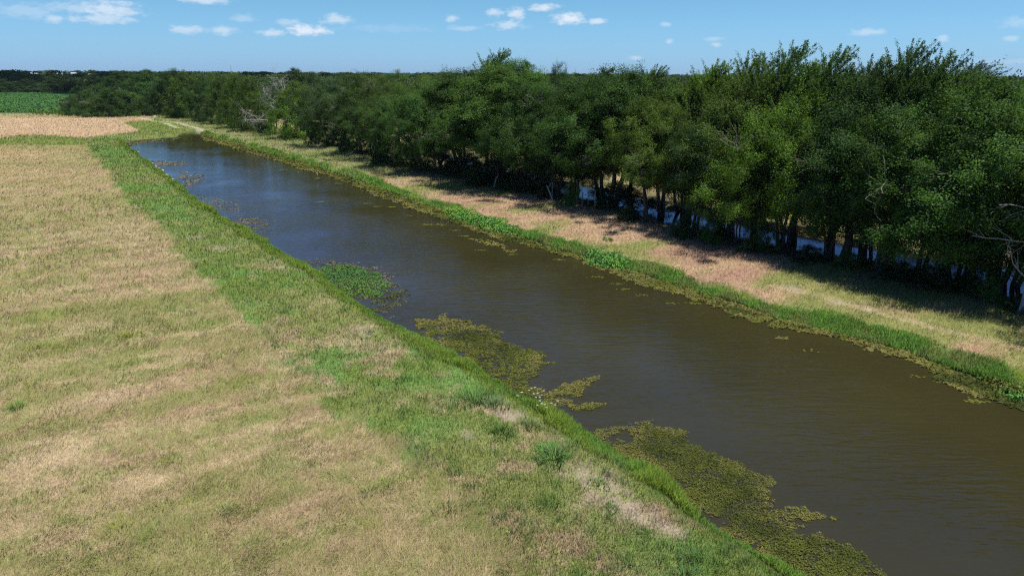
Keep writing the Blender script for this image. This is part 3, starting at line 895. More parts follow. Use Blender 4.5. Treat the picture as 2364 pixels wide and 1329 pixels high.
def tree_proto(seed, Hh, R, zb, ncl, nleaf, lsz, stems=1, spiky=0.0, lean=0.0, rcl=1.15, shape=.75, droop=0.0, ntw=14, dead=4):
    rng = np.random.default_rng(seed)
    wood = MB(); crown = MB()
    nodes = []          # (pos, radius)
    base_r = .020 * Hh / math.sqrt(stems) + .03
    for sidx in range(stems):
        a = rng.uniform(0, 6.28); sp = (.0 if stems == 1 else R * .38)
        k = 9
        P = []
        off = np.array([math.cos(a + sidx * 6.28 / stems), math.sin(a + sidx * 6.28 / stems), 0])
        w = rng.normal(0, .10 * R / 4, (k, 2)).cumsum(0)
        for i in range(k):
            t = i / (k - 1)
            p = off * (.12 * stems ** .5 + sp * t ** 1.2) + np.array([w[i, 0] - w[0, 0] + lean * Hh * t * t, w[i, 1] - w[0, 1], t * Hh * (.80 if stems == 1 else .70)])
            P.append(p)
        P = np.array(P); rr = base_r * (1 - np.linspace(0, 1, k) * .88); rr[0] *= 1.5
        P[0, 2] = -.35
        wood.tube(P, rr, 8)
        for p, r_ in zip(P[2:], rr[2:]): nodes.append((p, r_))
    # clusters inside an uneven envelope
    cl = []
    tries = 0
    ph = rng.uniform(0, 6.28, 4)
    while len(cl) < ncl and tries < 30000:
        tries += 1
        t = rng.random(); a = rng.uniform(0, 6.28); u = rng.random() ** .42
        f = max(0.0, math.sin(math.pi * min(1, (t * .93 + .05)) ** shape)) ** .62
        f *= 1 + .22 * math.sin(2 * a + ph[0] + 3 * t) + .16 * math.sin(3 * a + ph[1] - 5 * t) + .10 * math.sin(5 * a + ph[2])
        z = zb + t * (Hh - zb) * (.93 + .1 * math.sin(a * 2 + ph[3]))
        p = np.array([math.cos(a) * R * f * u + lean * Hh * t * t, math.sin(a) * R * f * u, z])
        if droop: p[2] -= droop * u * u * f
        p[2] = max(p[2], .5)
        if all(np.sum(((p - q) / np.array([1, 1, .8])) ** 2) > (rcl * .74) ** 2 for q in cl):
            cl.append(p)
    cl.sort(key=lambda p: math.hypot(p[0], p[1]) + abs(p[2] - Hh * .5) * .25)
    for p in cl:
        NP = np.array([n_[0] for n_ in nodes])
        dv = p - NP; dd = np.linalg.norm(dv, axis=1) + np.maximum(0, -dv[:, 2]) * 1.3
        i = int(np.argmin(dd)); q, qr = nodes[i]
        d = np.linalg.norm(p - q)
        m1 = q + (p - q) * .38 + np.array([0, 0, .08 * d]) + rng.normal(0, .07 * d, 3)
        m2 = q + (p - q) * .72 + np.array([0, 0, .07 * d]) + rng.normal(0, .06 * d, 3)
        r0 = min(qr * .7, .03 + .022 * d); r1 = max(.012, r0 * .35)
        PP = np.array([q, m1, m2, p]); rr = np.array([r0, r0 * .8, r0 * .55, r1])
        wood.tube(PP, rr, 5)
        nodes += [(m1, rr[1]), (m2, rr[2]), (p, r1)]
        ax = np.array([lean * Hh * .3, 0, zb + (Hh - zb) * .35]); Ud = p - ax; Ud /= np.linalg.norm(Ud) + 1e-6
        Ud = Ud + np.array([spiky * .55, 0, .25 + spiky * .8]); Ud /= np.linalg.norm(Ud)
        leaf_spray(crown, p, Ud, rcl * rng.uniform(.66, 1.04), nleaf, lsz, rng, rng.uniform(.66, 1.3), spiky, ntw)
    # a few bare grey boughs poke out of the leaves
    for p in [cl[i] for i in rng.choice(len(cl), dead, False)]:
        d = p - np.array([0, 0, Hh * .45]); d /= np.linalg.norm(d) + 1e-6
        for _ in range(5):
            q = p.copy(); dd = d + rdir(1, rng)[0] * .5; pts = [q.copy()]
            for _k in range(5):
                dd = dd + rng.normal(0, .28, 3); dd /= np.linalg.norm(dd)
                q = q + dd * rng.uniform(.22, .45); pts.append(q.copy())
            wood.tube(np.array(pts), np.linspace(.022, .009, 6), 4, (2.8, 2.9, 3.0))
            for j in (2, 3, 4):
                e_ = pts[j] + (dd + rdir(1, rng)[0]) * .4
                wood.tube(np.array([pts[j], (pts[j] + e_) / 2 + rng.normal(0, .04, 3), e_]), [.011, .009, .006], 3, (2.8, 2.9, 3.0))
    tm = wood.mesh('trunk', True); tm.materials.append(M_BARK)
    cm = crown.mesh('crown'); cm.materials.append(M_LEAF)
    return dict(trunk=tm, crown=cm, H=Hh, R=R)


PROTO = {
    'round': tree_proto(1, 10, 4.2, 2.2, 95, 900, .100, 1),
    'wide': tree_proto(2, 10, 5.0, 2.9, 110, 880, .100, 3, shape=.85),
    'low': tree_proto(3, 8, 4.4, 2.7, 100, 860, .092, 3, shape=.62, droop=.45),
    'tall': tree_proto(4, 13, 4.2, 3.9, 110, 900, .108, 2),
    'open': tree_proto(5, 11, 4.6, 4.1, 76, 860, .100, 2, rcl=1.1),
    'feather': tree_proto(6, 15, 4.6, 5.0, 110, 1000, .105, 2, spiky=.95, lean=.07, rcl=1.2, ntw=9),
    'bush': tree_proto(7, 5, 3.2, .1, 70, 480, .115, 4, shape=.5, rcl=.95),
    'thicket': tree_proto(8, 8, 4.4, .4, 100, 420, .15, 3, shape=.6, droop=.7),
}

TINT = {'dark': (.056, .100, .027), 'mid': (.074, .130, .029), 'yellow': (.098, .168, .027), 'grey': (.076, .118, .044), 'olive': (.086, .130, .028),
        'fresh': (.084, .158, .034), 'deep': (.043, .077, .025)}


def put_tree(name, proto, x, y, h, r, tint, label, group, rot=None, cat='tree', z=None, jit=.24):
    p = PROTO[proto]
    root = bpy.data.objects.new(name, None); COL.objects.link(root)
    root.empty_display_size = .5
    root.location = (x, y, ground_z(x, y) if z is None else z)
    s = r / p['R']
    root.scale = (s, s, h / p['H'])
    root.rotation_euler.z = random.uniform(0, 6.28) if rot is None else rot
    tag(root, label, cat, group)
    j = [1.02 if tint == 'yellow' else random.uniform(.74, 1.06)] * 2
    j[0] *= random.uniform(.93, 1.07)
    c = TINT[tint]
    for nm in ('trunk', 'crown'):
        o = bpy.data.objects.new(nm, p[nm]); COL.objects.link(o); o.parent = root
        o.color = (c[0] * .92 * (j[0] * .5 + j[1] * .5), c[1] * j[1], c[2], 1)
    return root


def z_at(px, py, x, y):
    """height above the ground level of what is seen at px,py when it stands over x,y"""
    d = ray(px, py)
    return CAM_H + d.z * math.hypot(x, y) / math.hypot(d.x, d.y)


def tree_px(name, bx, by, top, w, proto, tint, label, group, cx=None, rot=None, cat='tree'):
    x, y = G(bx, by)
    if name == 'elm_tree':
        k = 1 + 1.3 / math.hypot(x, y); x *= k; y *= k
    d = math.sqrt(x * x + y * y + CAM_H ** 2)
    h = z_at(bx, top, x, y)
    if bx < 800 and tint in ('mid', 'dark', 'olive') and name == 'elm_tree':
        tint = {'mid': 'fresh', 'dark': 'mid', 'olive': 'olive'}[tint]
    r = w / 2 * d / FPX * (1.12 if 660 < bx < 1250 and name == 'elm_tree' else 1)
    return put_tree(name, proto, x, y, h, r, tint, label, group, rot, cat)


GF = 'trees in the front row along the right bank'
FRONT = [
    ('shrub', 172, 263, 222, 42, 'bush', 'deep', 'lone round dark bush at the left end, beside the crop field'),
    ('shrub', 212, 267, 211, 80, 'bush', 'dark', 'left lobe of the big dark thicket beside the crop'),
    ('shrub', 262, 269, 206, 95, 'bush', 'dark', 'middle and biggest bush of the thicket beside the crop'),
    ('shrub', 308, 267, 216, 72, 'bush', 'mid', 'right bush of the thicket, yellower than its neighbours'),
    ('elm_tree', 268, 252, 182, 100, 'thicket', 'mid', 'rounded tree rising straight behind the thicket beside the crop'),
    ('elm_tree', 335, 256, 170, 104, 'thicket', 'mid', 'mid green tree between the thicket and the pond end'),
    ('elm_tree', 392, 266, 172, 95, 'thicket', 'deep', 'very dark tree directly above the pale path at the far end'),
    ('elm_tree', 440, 274, 170, 92, 'thicket', 'olive', 'tree with a yellowish lower side beyond the far end of the canal'),
    ('elm_tree', 478, 281, 178, 74, 'round', 'dark', 'dark tree right of the yellowish one beyond the far end'),
    ('elm_tree', 518, 288, 182, 78, 'thicket', 'olive', 'olive tree with foliage to the ground, left of the light olive dome'),
    ('elm_tree', 562, 297, 180, 92, 'thicket', 'olive', 'light olive domed tree left of the dead white tree, farther one'),
    ('elm_tree', 588, 306, 186, 84, 'thicket', 'olive', 'olive domed tree with a dark trunk, immediately left of the dead tree'),
    ('elm_tree', 636, 311, 205, 70, 'open', 'dark', 'dark tree behind the dead white branches'),
    ('elm_tree', 700, 322, 196, 120, 'thicket', 'yellow', 'yellow green dome sloping down to the right of the dead tree'),
    ('elm_tree', 768, 342, 188, 135, 'wide', 'grey', 'grey green tree right of the yellow green dome'),
    ('elm_tree', 836, 360, 178, 140, 'wide', 'olive', 'olive tree with a broad flat top between two greyer trees'),
    ('elm_tree', 876, 374, 232, 130, 'open', 'mid', 'lower green tree fronting the broad olive one'),
    ('elm_tree', 924, 388, 208, 140, 'round', 'mid', 'tree on a thick pale trunk just above the bank'),
    ('elm_tree', 1012, 404, 200, 175, 'wide', 'fresh', 'fresh green broad tree over a patch of sunlit ground'),
    ('elm_tree', 1072, 414, 236, 150, 'open', 'fresh', 'green layered tree beside a sliver of creek water'),
    ('elm_tree', 1146, 434, 152, 235, 'tall', 'mid', 'tall broad tree whose crown tops the middle of the row'),
    ('elm_tree', 1222, 450, 205, 200, 'wide', 'dark', 'dark tree with bare grey twigs right of the tall broad one'),
    ('elm_tree', 1288, 462, 262, 170, 'open', 'fresh', 'green tree with low hanging boughs beside the white leaning trunk'),
    ('elm_tree', 1412, 486, 158, 270, 'tall', 'dark', 'big dark tree on a thick trunk right of the fence posts'),
    ('elm_tree', 1494, 520, 235, 230, 'open', 'olive', 'olive tree with paired trunks in front of blue creek water'),
    ('elm_tree', 1600, 545, 285, 200, 'open', 'dark', 'dark open tree over the widest view of the creek'),
    ('elm_tree', 1700, 572, 330, 170, 'low', 'mid', 'low tree left under the bright yellow green one'),
    ('elm_tree', 1806, 588, 244, 310, 'low', 'yellow', 'brightest yellow green tree, wide and low, leaning over the bank'),
    ('elm_tree', 1905, 612, 330, 200, 'open', 'dark', 'dark tree in shade right of the brightest yellow green one'),
    ('elm_tree', 2022, 640, 262, 270, 'open', 'mid', 'tree on a slanting dark trunk with creek light behind'),
    ('elm_tree', 2115, 655, 275, 260, 'open', 'mid', 'wide dark based tree right of the slanting trunk'),
    ('elm_tree', 2205, 678, 258, 260, 'open', 'fresh', 'fresh green tree left of the blue creek gap at the right edge'),
    ('elm_tree', 2300, 665, 228, 260, 'open', 'fresh', 'green tree over the blue creek gap near the right edge'),
    ('elm_tree', 2400, 700, 215, 300, 'round', 'mid', 'tree cut by the right frame edge behind bare branches'),
    ('elm_tree', 2560, 770, 200, 330, 'wide', 'mid', 'tree beyond the right frame edge, only its boughs in view'),
    ('elm_tree', 2800, 880, 190, 360, 'round', 'dark', 'tree standing outside the frame on the right, nearer one'),
    ('elm_tree', 3100, 990, 170, 380, 'wide', 'mid', 'tree standing farthest outside the frame on the right'),
]
for t in FRONT:
    tree_px(*t, GF if t[0] != 'shrub' else 'bushes of the thicket beside the crop')

# rows behind: place seen at px, metres away, top row, width in metres
GB = 'trees in the rows behind the front row'
BACK = [
    (205, 300, 196, 9, 'round', 'dark', 'dark treetop just over the left end of the thicket'),
    (240, 290, 172, 12, 'round', 'deep', 'dark treetop between the crop field and the thicket trees'),
    (300, 275, 165, 12, 'tall', 'deep', 'dark crown on the skyline above the thicket'),
    (360, 270, 162, 12, 'tall', 'deep', 'dark crown on the skyline above the pale path'),
    (420, 262, 163, 12, 'round', 'dark', 'dark crown peeping over the tree with the yellowish side'),
    (500, 235, 172, 11, 'round', 'mid', 'green crown behind the olive tree with foliage to the ground'),
    (540, 228, 175, 11, 'wide', 'mid', 'green crown behind the farther light olive dome'),
    (640, 205, 184, 12, 'round', 'mid', 'green crown filling in right behind the dead white branches'),
    (690, 215, 158, 9, 'tall', 'deep', 'dark knobbed crown standing alone on the skyline left of centre'),
    (730, 205, 172, 9, 'round', 'deep', 'dark crown next to the knobbed skyline one'),
    (800, 165, 178, 11, 'wide', 'mid', 'green crown behind the gap of the grey green and olive trees'),
    (890, 150, 180, 11, 'round', 'olive', 'olive crown behind the lower green tree'),
    (925, 210, 166, 9, 'round', 'fresh', 'small pale crown on the skyline left of the tall broad tree'),
    (990, 120, 176, 12, 'wide', 'olive', 'yellowish crown sloping up to the tall broad tree'),
    (1065, 105, 164, 12, 'tall', 'mid', 'rounded crown on the left shoulder of the tall broad tree'),
    (1130, 92, 140, 10, 'feather', 'mid', 'spiky crown forming the peak over the tall broad tree'),
    (1205, 88, 142, 10, 'tall', 'fresh', 'rounded crown right of the central peak'),
    (1280, 125, 154, 8, 'round', 'dark', 'small rounded dark crown alone in the dip of the skyline'),
    (1330, 85, 182, 10, 'round', 'dark', 'crown under the skyline dip right of centre'),
    (1400, 82, 152, 10, 'tall', 'dark', 'dark rounded crown behind the thick trunked tree'),
    (1470, 80, 150, 10, 'feather', 'dark', 'dark spiky crown right behind the thick trunked tree'),
    (1545, 78, 170, 9, 'tall', 'olive', 'low rounded crown before the pale willowy one'),
    (1610, 76, 138, 9, 'feather', 'yellow', 'pale green willowy crown, lightest on the skyline'),
    (1690, 74, 122, 10, 'feather', 'olive', 'tall willowy crown stepping up to the highest top'),
    (1775, 72, 100, 10, 'feather', 'mid', 'highest tree top of all on the skyline'),
    (1870, 74, 108, 9, 'feather', 'mid', 'tall feathery crown right of the highest top'),
    (1960, 72, 140, 9, 'feather', 'dark', 'dark feathery crown with tips blown to the right, left one'),
    (2040, 70, 128, 8, 'feather', 'dark', 'dark feathery crown with tips blown to the right, right one'),
    (2110, 72, 152, 8, 'feather', 'dark', 'last feathery crown where the skyline falls to the right'),
    (2200, 105, 164, 11, 'feather', 'deep', 'dark crown on the low skyline at right'),
    (2290, 84, 186, 11, 'round', 'mid', 'green crown low on the skyline toward the right edge'),
    (2370, 72, 182, 11, 'wide', 'mid', 'brownish green crown on the skyline at the right edge'),
    (1180, 72, 196, 10, 'round', 'mid', 'shaded crown directly behind the dark tree with grey twigs'),
    (1340, 66, 235, 10, 'wide', 'mid', 'crown behind the fence posts gap'),
    (1590, 62, 205, 11, 'wide', 'olive', 'crown above the dark open tree over the creek'),
    (1700, 62, 190, 11, 'round', 'olive', 'crown rising directly behind the brightest yellow green tree'),
    (1850, 60, 195, 11, 'wide', 'mid', 'dense crown right behind the right half of the brightest tree'),
    (1985, 60, 200, 11, 'round', 'dark', 'dense dark crown behind the slanting trunk'),
    (2085, 58, 215, 11, 'wide', 'mid', 'dense crown behind the wide dark based tree'),
    (2260, 60, 215, 11, 'round', 'fresh', 'green crown just behind the tree over the blue creek gap'),
    (2420, 58, 200, 11, 'wide', 'mid', 'crown mostly beyond the right frame edge'),
]
FD = [(1000, 92), (1150, 84), (1300, 76), (1400, 71), (1500, 67), (1600, 63), (1700, 59), (1800, 56.5), (1900, 54.5), (2000, 52.5), (2100, 51), (2200, 49.5), (2364, 48), (2500, 47)]
for px, dist, top, wm, pr, ti, lb in BACK:
    if px > 1050 and px not in (1280, 2200):
        dist = float(np.interp(px, *zip(*FD))) + {'feather': 1.5, 'round': -1.0, 'wide': 4.0, 'tall': 0}[pr]
    d = ray(px, 300); k = dist / math.hypot(d.x, d.y)
    x, y = d.x * k, d.y * k
    h = z_at(px, top, x, y)
    put_tree('woodland_tree', pr, x, y, h, wm / 2, ti, lb, GB, rot=(random.uniform(-.5, .5) if pr == 'feather' else None))

# tree row beyond the crop field
FARROW = [(5, 182, 22), (38, 190, 20), (70, 184, 20), (98, 196, 16), (122, 192, 16), (150, 172, 24), (178, 190, 18), (-25, 186, 22), (205, 195, 18)]
FL = ['dark tree at the left frame edge beyond the crop', 'lower dark tree beyond the crop, second from the left edge', 'dark tree under the white roof beyond the crop',
      'low dark tree beyond the crop in the middle of the row', 'dark tree left beside the tallest one beyond the crop', 'tallest dark tree beyond the crop field',
      'dark tree right beside the tallest one beyond the crop', 'dark tree cut by the left frame edge beyond the crop', 'dark tree beyond the crop next to the thicket']
for (px, top, wm), lb in zip(FARROW, FL):
    d = ray(px, 215); k = 470 / math.hypot(d.x, d.y)
    x, y = d.x * k, d.y * k
    put_tree('field_edge_tree', 'thicket', x, y, z_at(px, top, x, y), wm / 2, 'deep', lb, 'dark trees beyond the crop field', z=-.2)

# shrubs of the understory
GU = 'shrubs growing under the trees'
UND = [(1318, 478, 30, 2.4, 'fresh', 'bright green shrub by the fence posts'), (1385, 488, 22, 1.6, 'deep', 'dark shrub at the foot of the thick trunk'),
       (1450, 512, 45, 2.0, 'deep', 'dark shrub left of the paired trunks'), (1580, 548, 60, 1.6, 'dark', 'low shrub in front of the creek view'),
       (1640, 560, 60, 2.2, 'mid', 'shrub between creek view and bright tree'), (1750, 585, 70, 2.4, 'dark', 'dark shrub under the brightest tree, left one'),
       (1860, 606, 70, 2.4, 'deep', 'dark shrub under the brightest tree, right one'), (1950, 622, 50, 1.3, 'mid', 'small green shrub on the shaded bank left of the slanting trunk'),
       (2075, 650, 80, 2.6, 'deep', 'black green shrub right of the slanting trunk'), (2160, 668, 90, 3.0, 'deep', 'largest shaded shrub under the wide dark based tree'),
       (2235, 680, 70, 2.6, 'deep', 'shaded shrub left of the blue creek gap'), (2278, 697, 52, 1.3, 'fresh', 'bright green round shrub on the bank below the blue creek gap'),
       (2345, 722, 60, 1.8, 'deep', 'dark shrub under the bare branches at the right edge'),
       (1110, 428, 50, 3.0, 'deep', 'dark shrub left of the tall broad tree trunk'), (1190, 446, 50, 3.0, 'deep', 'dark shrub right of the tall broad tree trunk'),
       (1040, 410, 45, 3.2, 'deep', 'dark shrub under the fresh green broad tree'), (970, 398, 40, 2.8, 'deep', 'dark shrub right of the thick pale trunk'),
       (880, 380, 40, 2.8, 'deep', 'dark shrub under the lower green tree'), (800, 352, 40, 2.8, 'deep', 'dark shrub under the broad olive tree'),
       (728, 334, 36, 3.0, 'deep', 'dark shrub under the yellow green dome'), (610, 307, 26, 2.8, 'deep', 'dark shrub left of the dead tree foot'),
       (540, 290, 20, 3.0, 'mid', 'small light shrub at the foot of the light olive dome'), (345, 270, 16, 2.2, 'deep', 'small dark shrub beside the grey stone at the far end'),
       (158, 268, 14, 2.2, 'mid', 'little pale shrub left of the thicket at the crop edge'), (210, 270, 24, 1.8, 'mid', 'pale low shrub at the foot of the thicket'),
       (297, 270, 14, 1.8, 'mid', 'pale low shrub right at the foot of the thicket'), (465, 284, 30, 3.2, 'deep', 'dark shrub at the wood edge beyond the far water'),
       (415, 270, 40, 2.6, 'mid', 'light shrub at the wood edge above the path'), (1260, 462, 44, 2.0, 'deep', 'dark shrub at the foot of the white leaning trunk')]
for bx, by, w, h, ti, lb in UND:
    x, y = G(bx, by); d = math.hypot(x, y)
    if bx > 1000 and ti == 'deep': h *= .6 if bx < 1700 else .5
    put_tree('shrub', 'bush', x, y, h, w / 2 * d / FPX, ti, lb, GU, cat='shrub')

# shaded shrubs behind the trunks
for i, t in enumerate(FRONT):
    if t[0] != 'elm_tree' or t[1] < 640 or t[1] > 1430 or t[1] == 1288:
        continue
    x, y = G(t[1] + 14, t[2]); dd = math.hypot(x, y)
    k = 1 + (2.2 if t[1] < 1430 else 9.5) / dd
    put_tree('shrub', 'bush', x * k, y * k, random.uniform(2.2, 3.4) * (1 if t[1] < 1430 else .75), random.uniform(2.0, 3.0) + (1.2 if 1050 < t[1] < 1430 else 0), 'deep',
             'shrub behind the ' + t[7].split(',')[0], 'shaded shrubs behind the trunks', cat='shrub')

# ------------------------------------------------------------------ dead trees
def dead_tree(bx, by, height, label, seed, spread=1.0, lean=(0, 0), limbs=(), rbase=.22, thin=0):
    rng = np.random.default_rng(seed)
    gx, gy = G(bx, by); gz = ground_z(gx, gy)
    root = bpy.data.objects.new('dead_tree', None); COL.objects.link(root); root.location = (gx, gy, gz)
    tag(root, label, 'dead tree')
    tr = MB(); k = 8
    t = np.linspace(0, 1, k)
    P = np.stack([lean[0] * t ** 1.3 + rng.normal(0, .06, k).cumsum(), lean[1] * t + rng.normal(0, .06, k).cumsum(), t * height], 1)
    P[0] = (0, 0, -.3)
    r = rbase * (1 - .8 * t)
    tr.tube(P, r, 8)
    tr.obj('trunk', M_DEAD, root, True)

    def branch(mb, p, d, L, r, lev):
        n = 6
        pts = [p]; q = p.copy(); dd = d.copy()
        for i in range(n - 1):
            dd = dd + rng.normal(0, .20, 3) + np.array([0, 0, .04]); dd /= np.linalg.norm(dd)
            q = q + dd * L / (n - 1); pts.append(q.copy())
        pts = np.array(pts)
        mb.tube(pts, r * np.linspace(1, .35, n), 5 if lev else 6)
        if lev < 3:
            for i in range(2, n, 1 + thin):
                for _ in range(2 if lev < 2 - thin else 1):
                    nd = dd * .5 + rdir(1, rng)[0] * .9; nd /= np.linalg.norm(nd)
                    branch(mb, pts[i], nd, L * rng.uniform(.35, .6), r * .5 * (1 - .08 * i), lev + 1)

    for fz, dx, dy, dz, L, rr in limbs:
        mb = MB()
        i = fz * (k - 1); a = int(i); p = P[a] + (P[min(a + 1, k - 1)] - P[a]) * (i - a)
        d = np.array([dx, dy, dz], float); d /= np.linalg.norm(d)
        branch(mb, p, d, L, rr, 0)
        mb.obj('branch', M_DEAD, root, True)


dead_tree(662, 312, 7.2, 'bare white dead tree beside the yellow green dome', 4, lean=(.4, -1.5),
          limbs=[(.42, -1, -.9, -.06, 6.5, .13), (.55, -1, -.8, .1, 4.8, .1), (.75, -.75, -.5, .8, 4.6, .11), (.98, .35, -.3, 1, 4.2, .10), (.95, -.5, -.2, .9, 3.8, .08), (.85, .6, -.7, .5, 3, .07)], rbase=.26)
dead_tree(2352, 728, 5.6, 'leaning bare branched dead tree at the right frame edge', 9, lean=(-.2, -.6),
          limbs=[(.7, -1, -.15, .05, 3.0, .05), (.35, -.8, -.1, .55, 2.2, .045), (.85, -.4, -.1, 1.0, 2.6, .04), (.95, -.8, 0, .7, 2.4, .04)], rbase=.13, thin=1)

# leaning white snag and fence posts at the wood edge
def snag(px0, py0, px1, py1, r, label):
    gx, gy = G(px0, py0); gz = ground_z(gx, gy)
    d = ray(px1, py1); k = math.hypot(gx, gy) / math.hypot(d.x, d.y)
    t = np.array([d.x * k - gx, d.y * k - gy, CAM_H + d.z * k - gz])
    mb = MB()
    s = np.linspace(0, 1, 6)
    P = s[:, None] * t[None] + np.array([[.02, 0, 0]]) * np.sin(s * 3)[:, None]; P[0, 2] = -.2
    mb.tube(P, r * np.linspace(1.1, .6, 6), 7)
    mb.tube(P[4] + np.array([[0, 0, 0], [.2, .05, .3], [.3, .1, .6]]), [r * .5, r * .35, r * .15], 5)
    o = mb.obj('broken_trunk', M_DEAD, None, True); o.location = (gx, gy, gz)
    tag(o, label, 'dead trunk')


snag(1276, 466, 1262, 428, .09, 'white bare trunk leaning left at the wood edge')
snag(1139, 440, 1146, 408, .07, 'thin pale slanting trunk in front of the tall broad tree')


def post(px, py, h, label, r=.06):
    gx, gy = G(px, py); gz = ground_z(gx, gy)
    rng = np.random.default_rng(int(px))
    mb = MB()
    lx, ly = rng.normal(0, .04, 2)
    mb.tube([(0, 0, -.3), (0, 0, 0), (lx * .5, ly * .5, h * .5), (lx, ly, h), (lx, ly, h + .02)], [r, r, r * .95, r * .85, .01], 8)
    for zz in (.5, .85):
        if h * zz < h - .1:
            mb.tube([(lx * zz, ly * zz - r * 1.1, h * zz - .02), (lx * zz, ly * zz - r * 1.1, h * zz + .02)], [.02, .02], 5)
    o = mb.obj('fence_post', M_POST); o.location = (gx, gy, gz)
    tag(o, label, 'fence post', 'old fence posts at the wood edge')


post(1331, 478, 2.4, 'tallest dark fence post at the left of the grassy gap', .07)
post(1344, 480, 1.3, 'second fence post, leaning, in the grassy gap')
post(1357, 481, 1.1, 'shortest thin fence post in the middle of the grassy gap', .045)
post(1373, 486, 1.7, 'fence post at the right of the grassy gap, near the thick trunk')
post(796, 352, 1.5, 'pale fence post under the broad olive tree')
post(823, 358, 1.5, 'pale fence post left of the lower green tree')
post(1275, 465, 1.7, 'upright grey post beside the white leaning trunk')

# ------------------------------------------------------------------ crop field
def crop():
    rng = np.random.default_rng(17)
    lo = CROP.min(0); hi = CROP.max(0)
    n = 420000
    y = rng.uniform(lo[1], hi[1], n); x = rng.uniform(-330, hi[0], n)
    row = np.round(x * .93 + y * .0) / .93
    x = row + rng.normal(0, .16, n)
    ok = inside(x, y, CROP) & (rng.random(n) < (lo[1] / y) ** .8)
    x, y = x[ok], y[ok]; n = len(x)
    g = fbm(x * .03, y * .03, 5, 3); f = fbm(x * .2, y * .2, 6, 2)
    edge = 1 - sstep(0, 14, y - lo[1] - 2)
    h = (.9 + .5 * f) * (1 - .5 * edge)
    z = h * rng.uniform(.4, 1, n)
    A = rdir(n, rng); A[:, 2] = np.abs(A[:, 2]) * 1.2 + .3
    Nn = rdir(n, rng); Nn[:, 2] += .5
    c = c3(np.array([.066, .158, .046]), np.array([.078, .182, .052]), sstep(.35, .65, g * .5 + f * .5 + rng.normal(0, .08, n)))
    c = c3(c, LIME, edge * .6)
    mb = MB()
    mb.leaves(np.stack([x, y, z], 1), A, Nn, .62 * rng.uniform(.7, 1.3, n), .36 * rng.uniform(.7, 1.3, n), c * rng.uniform(.8, 1.2, n)[:, None])
    tag(mb.obj('crop', M_GRASS), 'green crop standing in rows in the far left field', 'crop', kind='stuff')
    # rank weeds on the verge between crop and hay
    n = 9000
    x = rng.uniform(-300, G(200, 266)[0], n); y = rng.uniform(G(60, 270)[1], G(60, 261)[1], n)
    k = fbm(x * .3, y * .1, 9, 3); h = .25 + 1.3 * sstep(.55, .72, k)
    mb = MB()
    col = c3(STRAW, GREEN * .8, sstep(.42, .6, k + rng.normal(0, .06, n)))
    blades(mb, x, y, np.zeros(n), h * rng.uniform(.5, 1.2, n), np.full(n, .16), rng.uniform(.1, .8, n), rng.uniform(0, 6.28, n), col, rng)
    tag(mb.obj('verge_weeds', M_GRASS), 'weedy verge between the crop and the pale hay', 'weeds', kind='stuff')


crop()


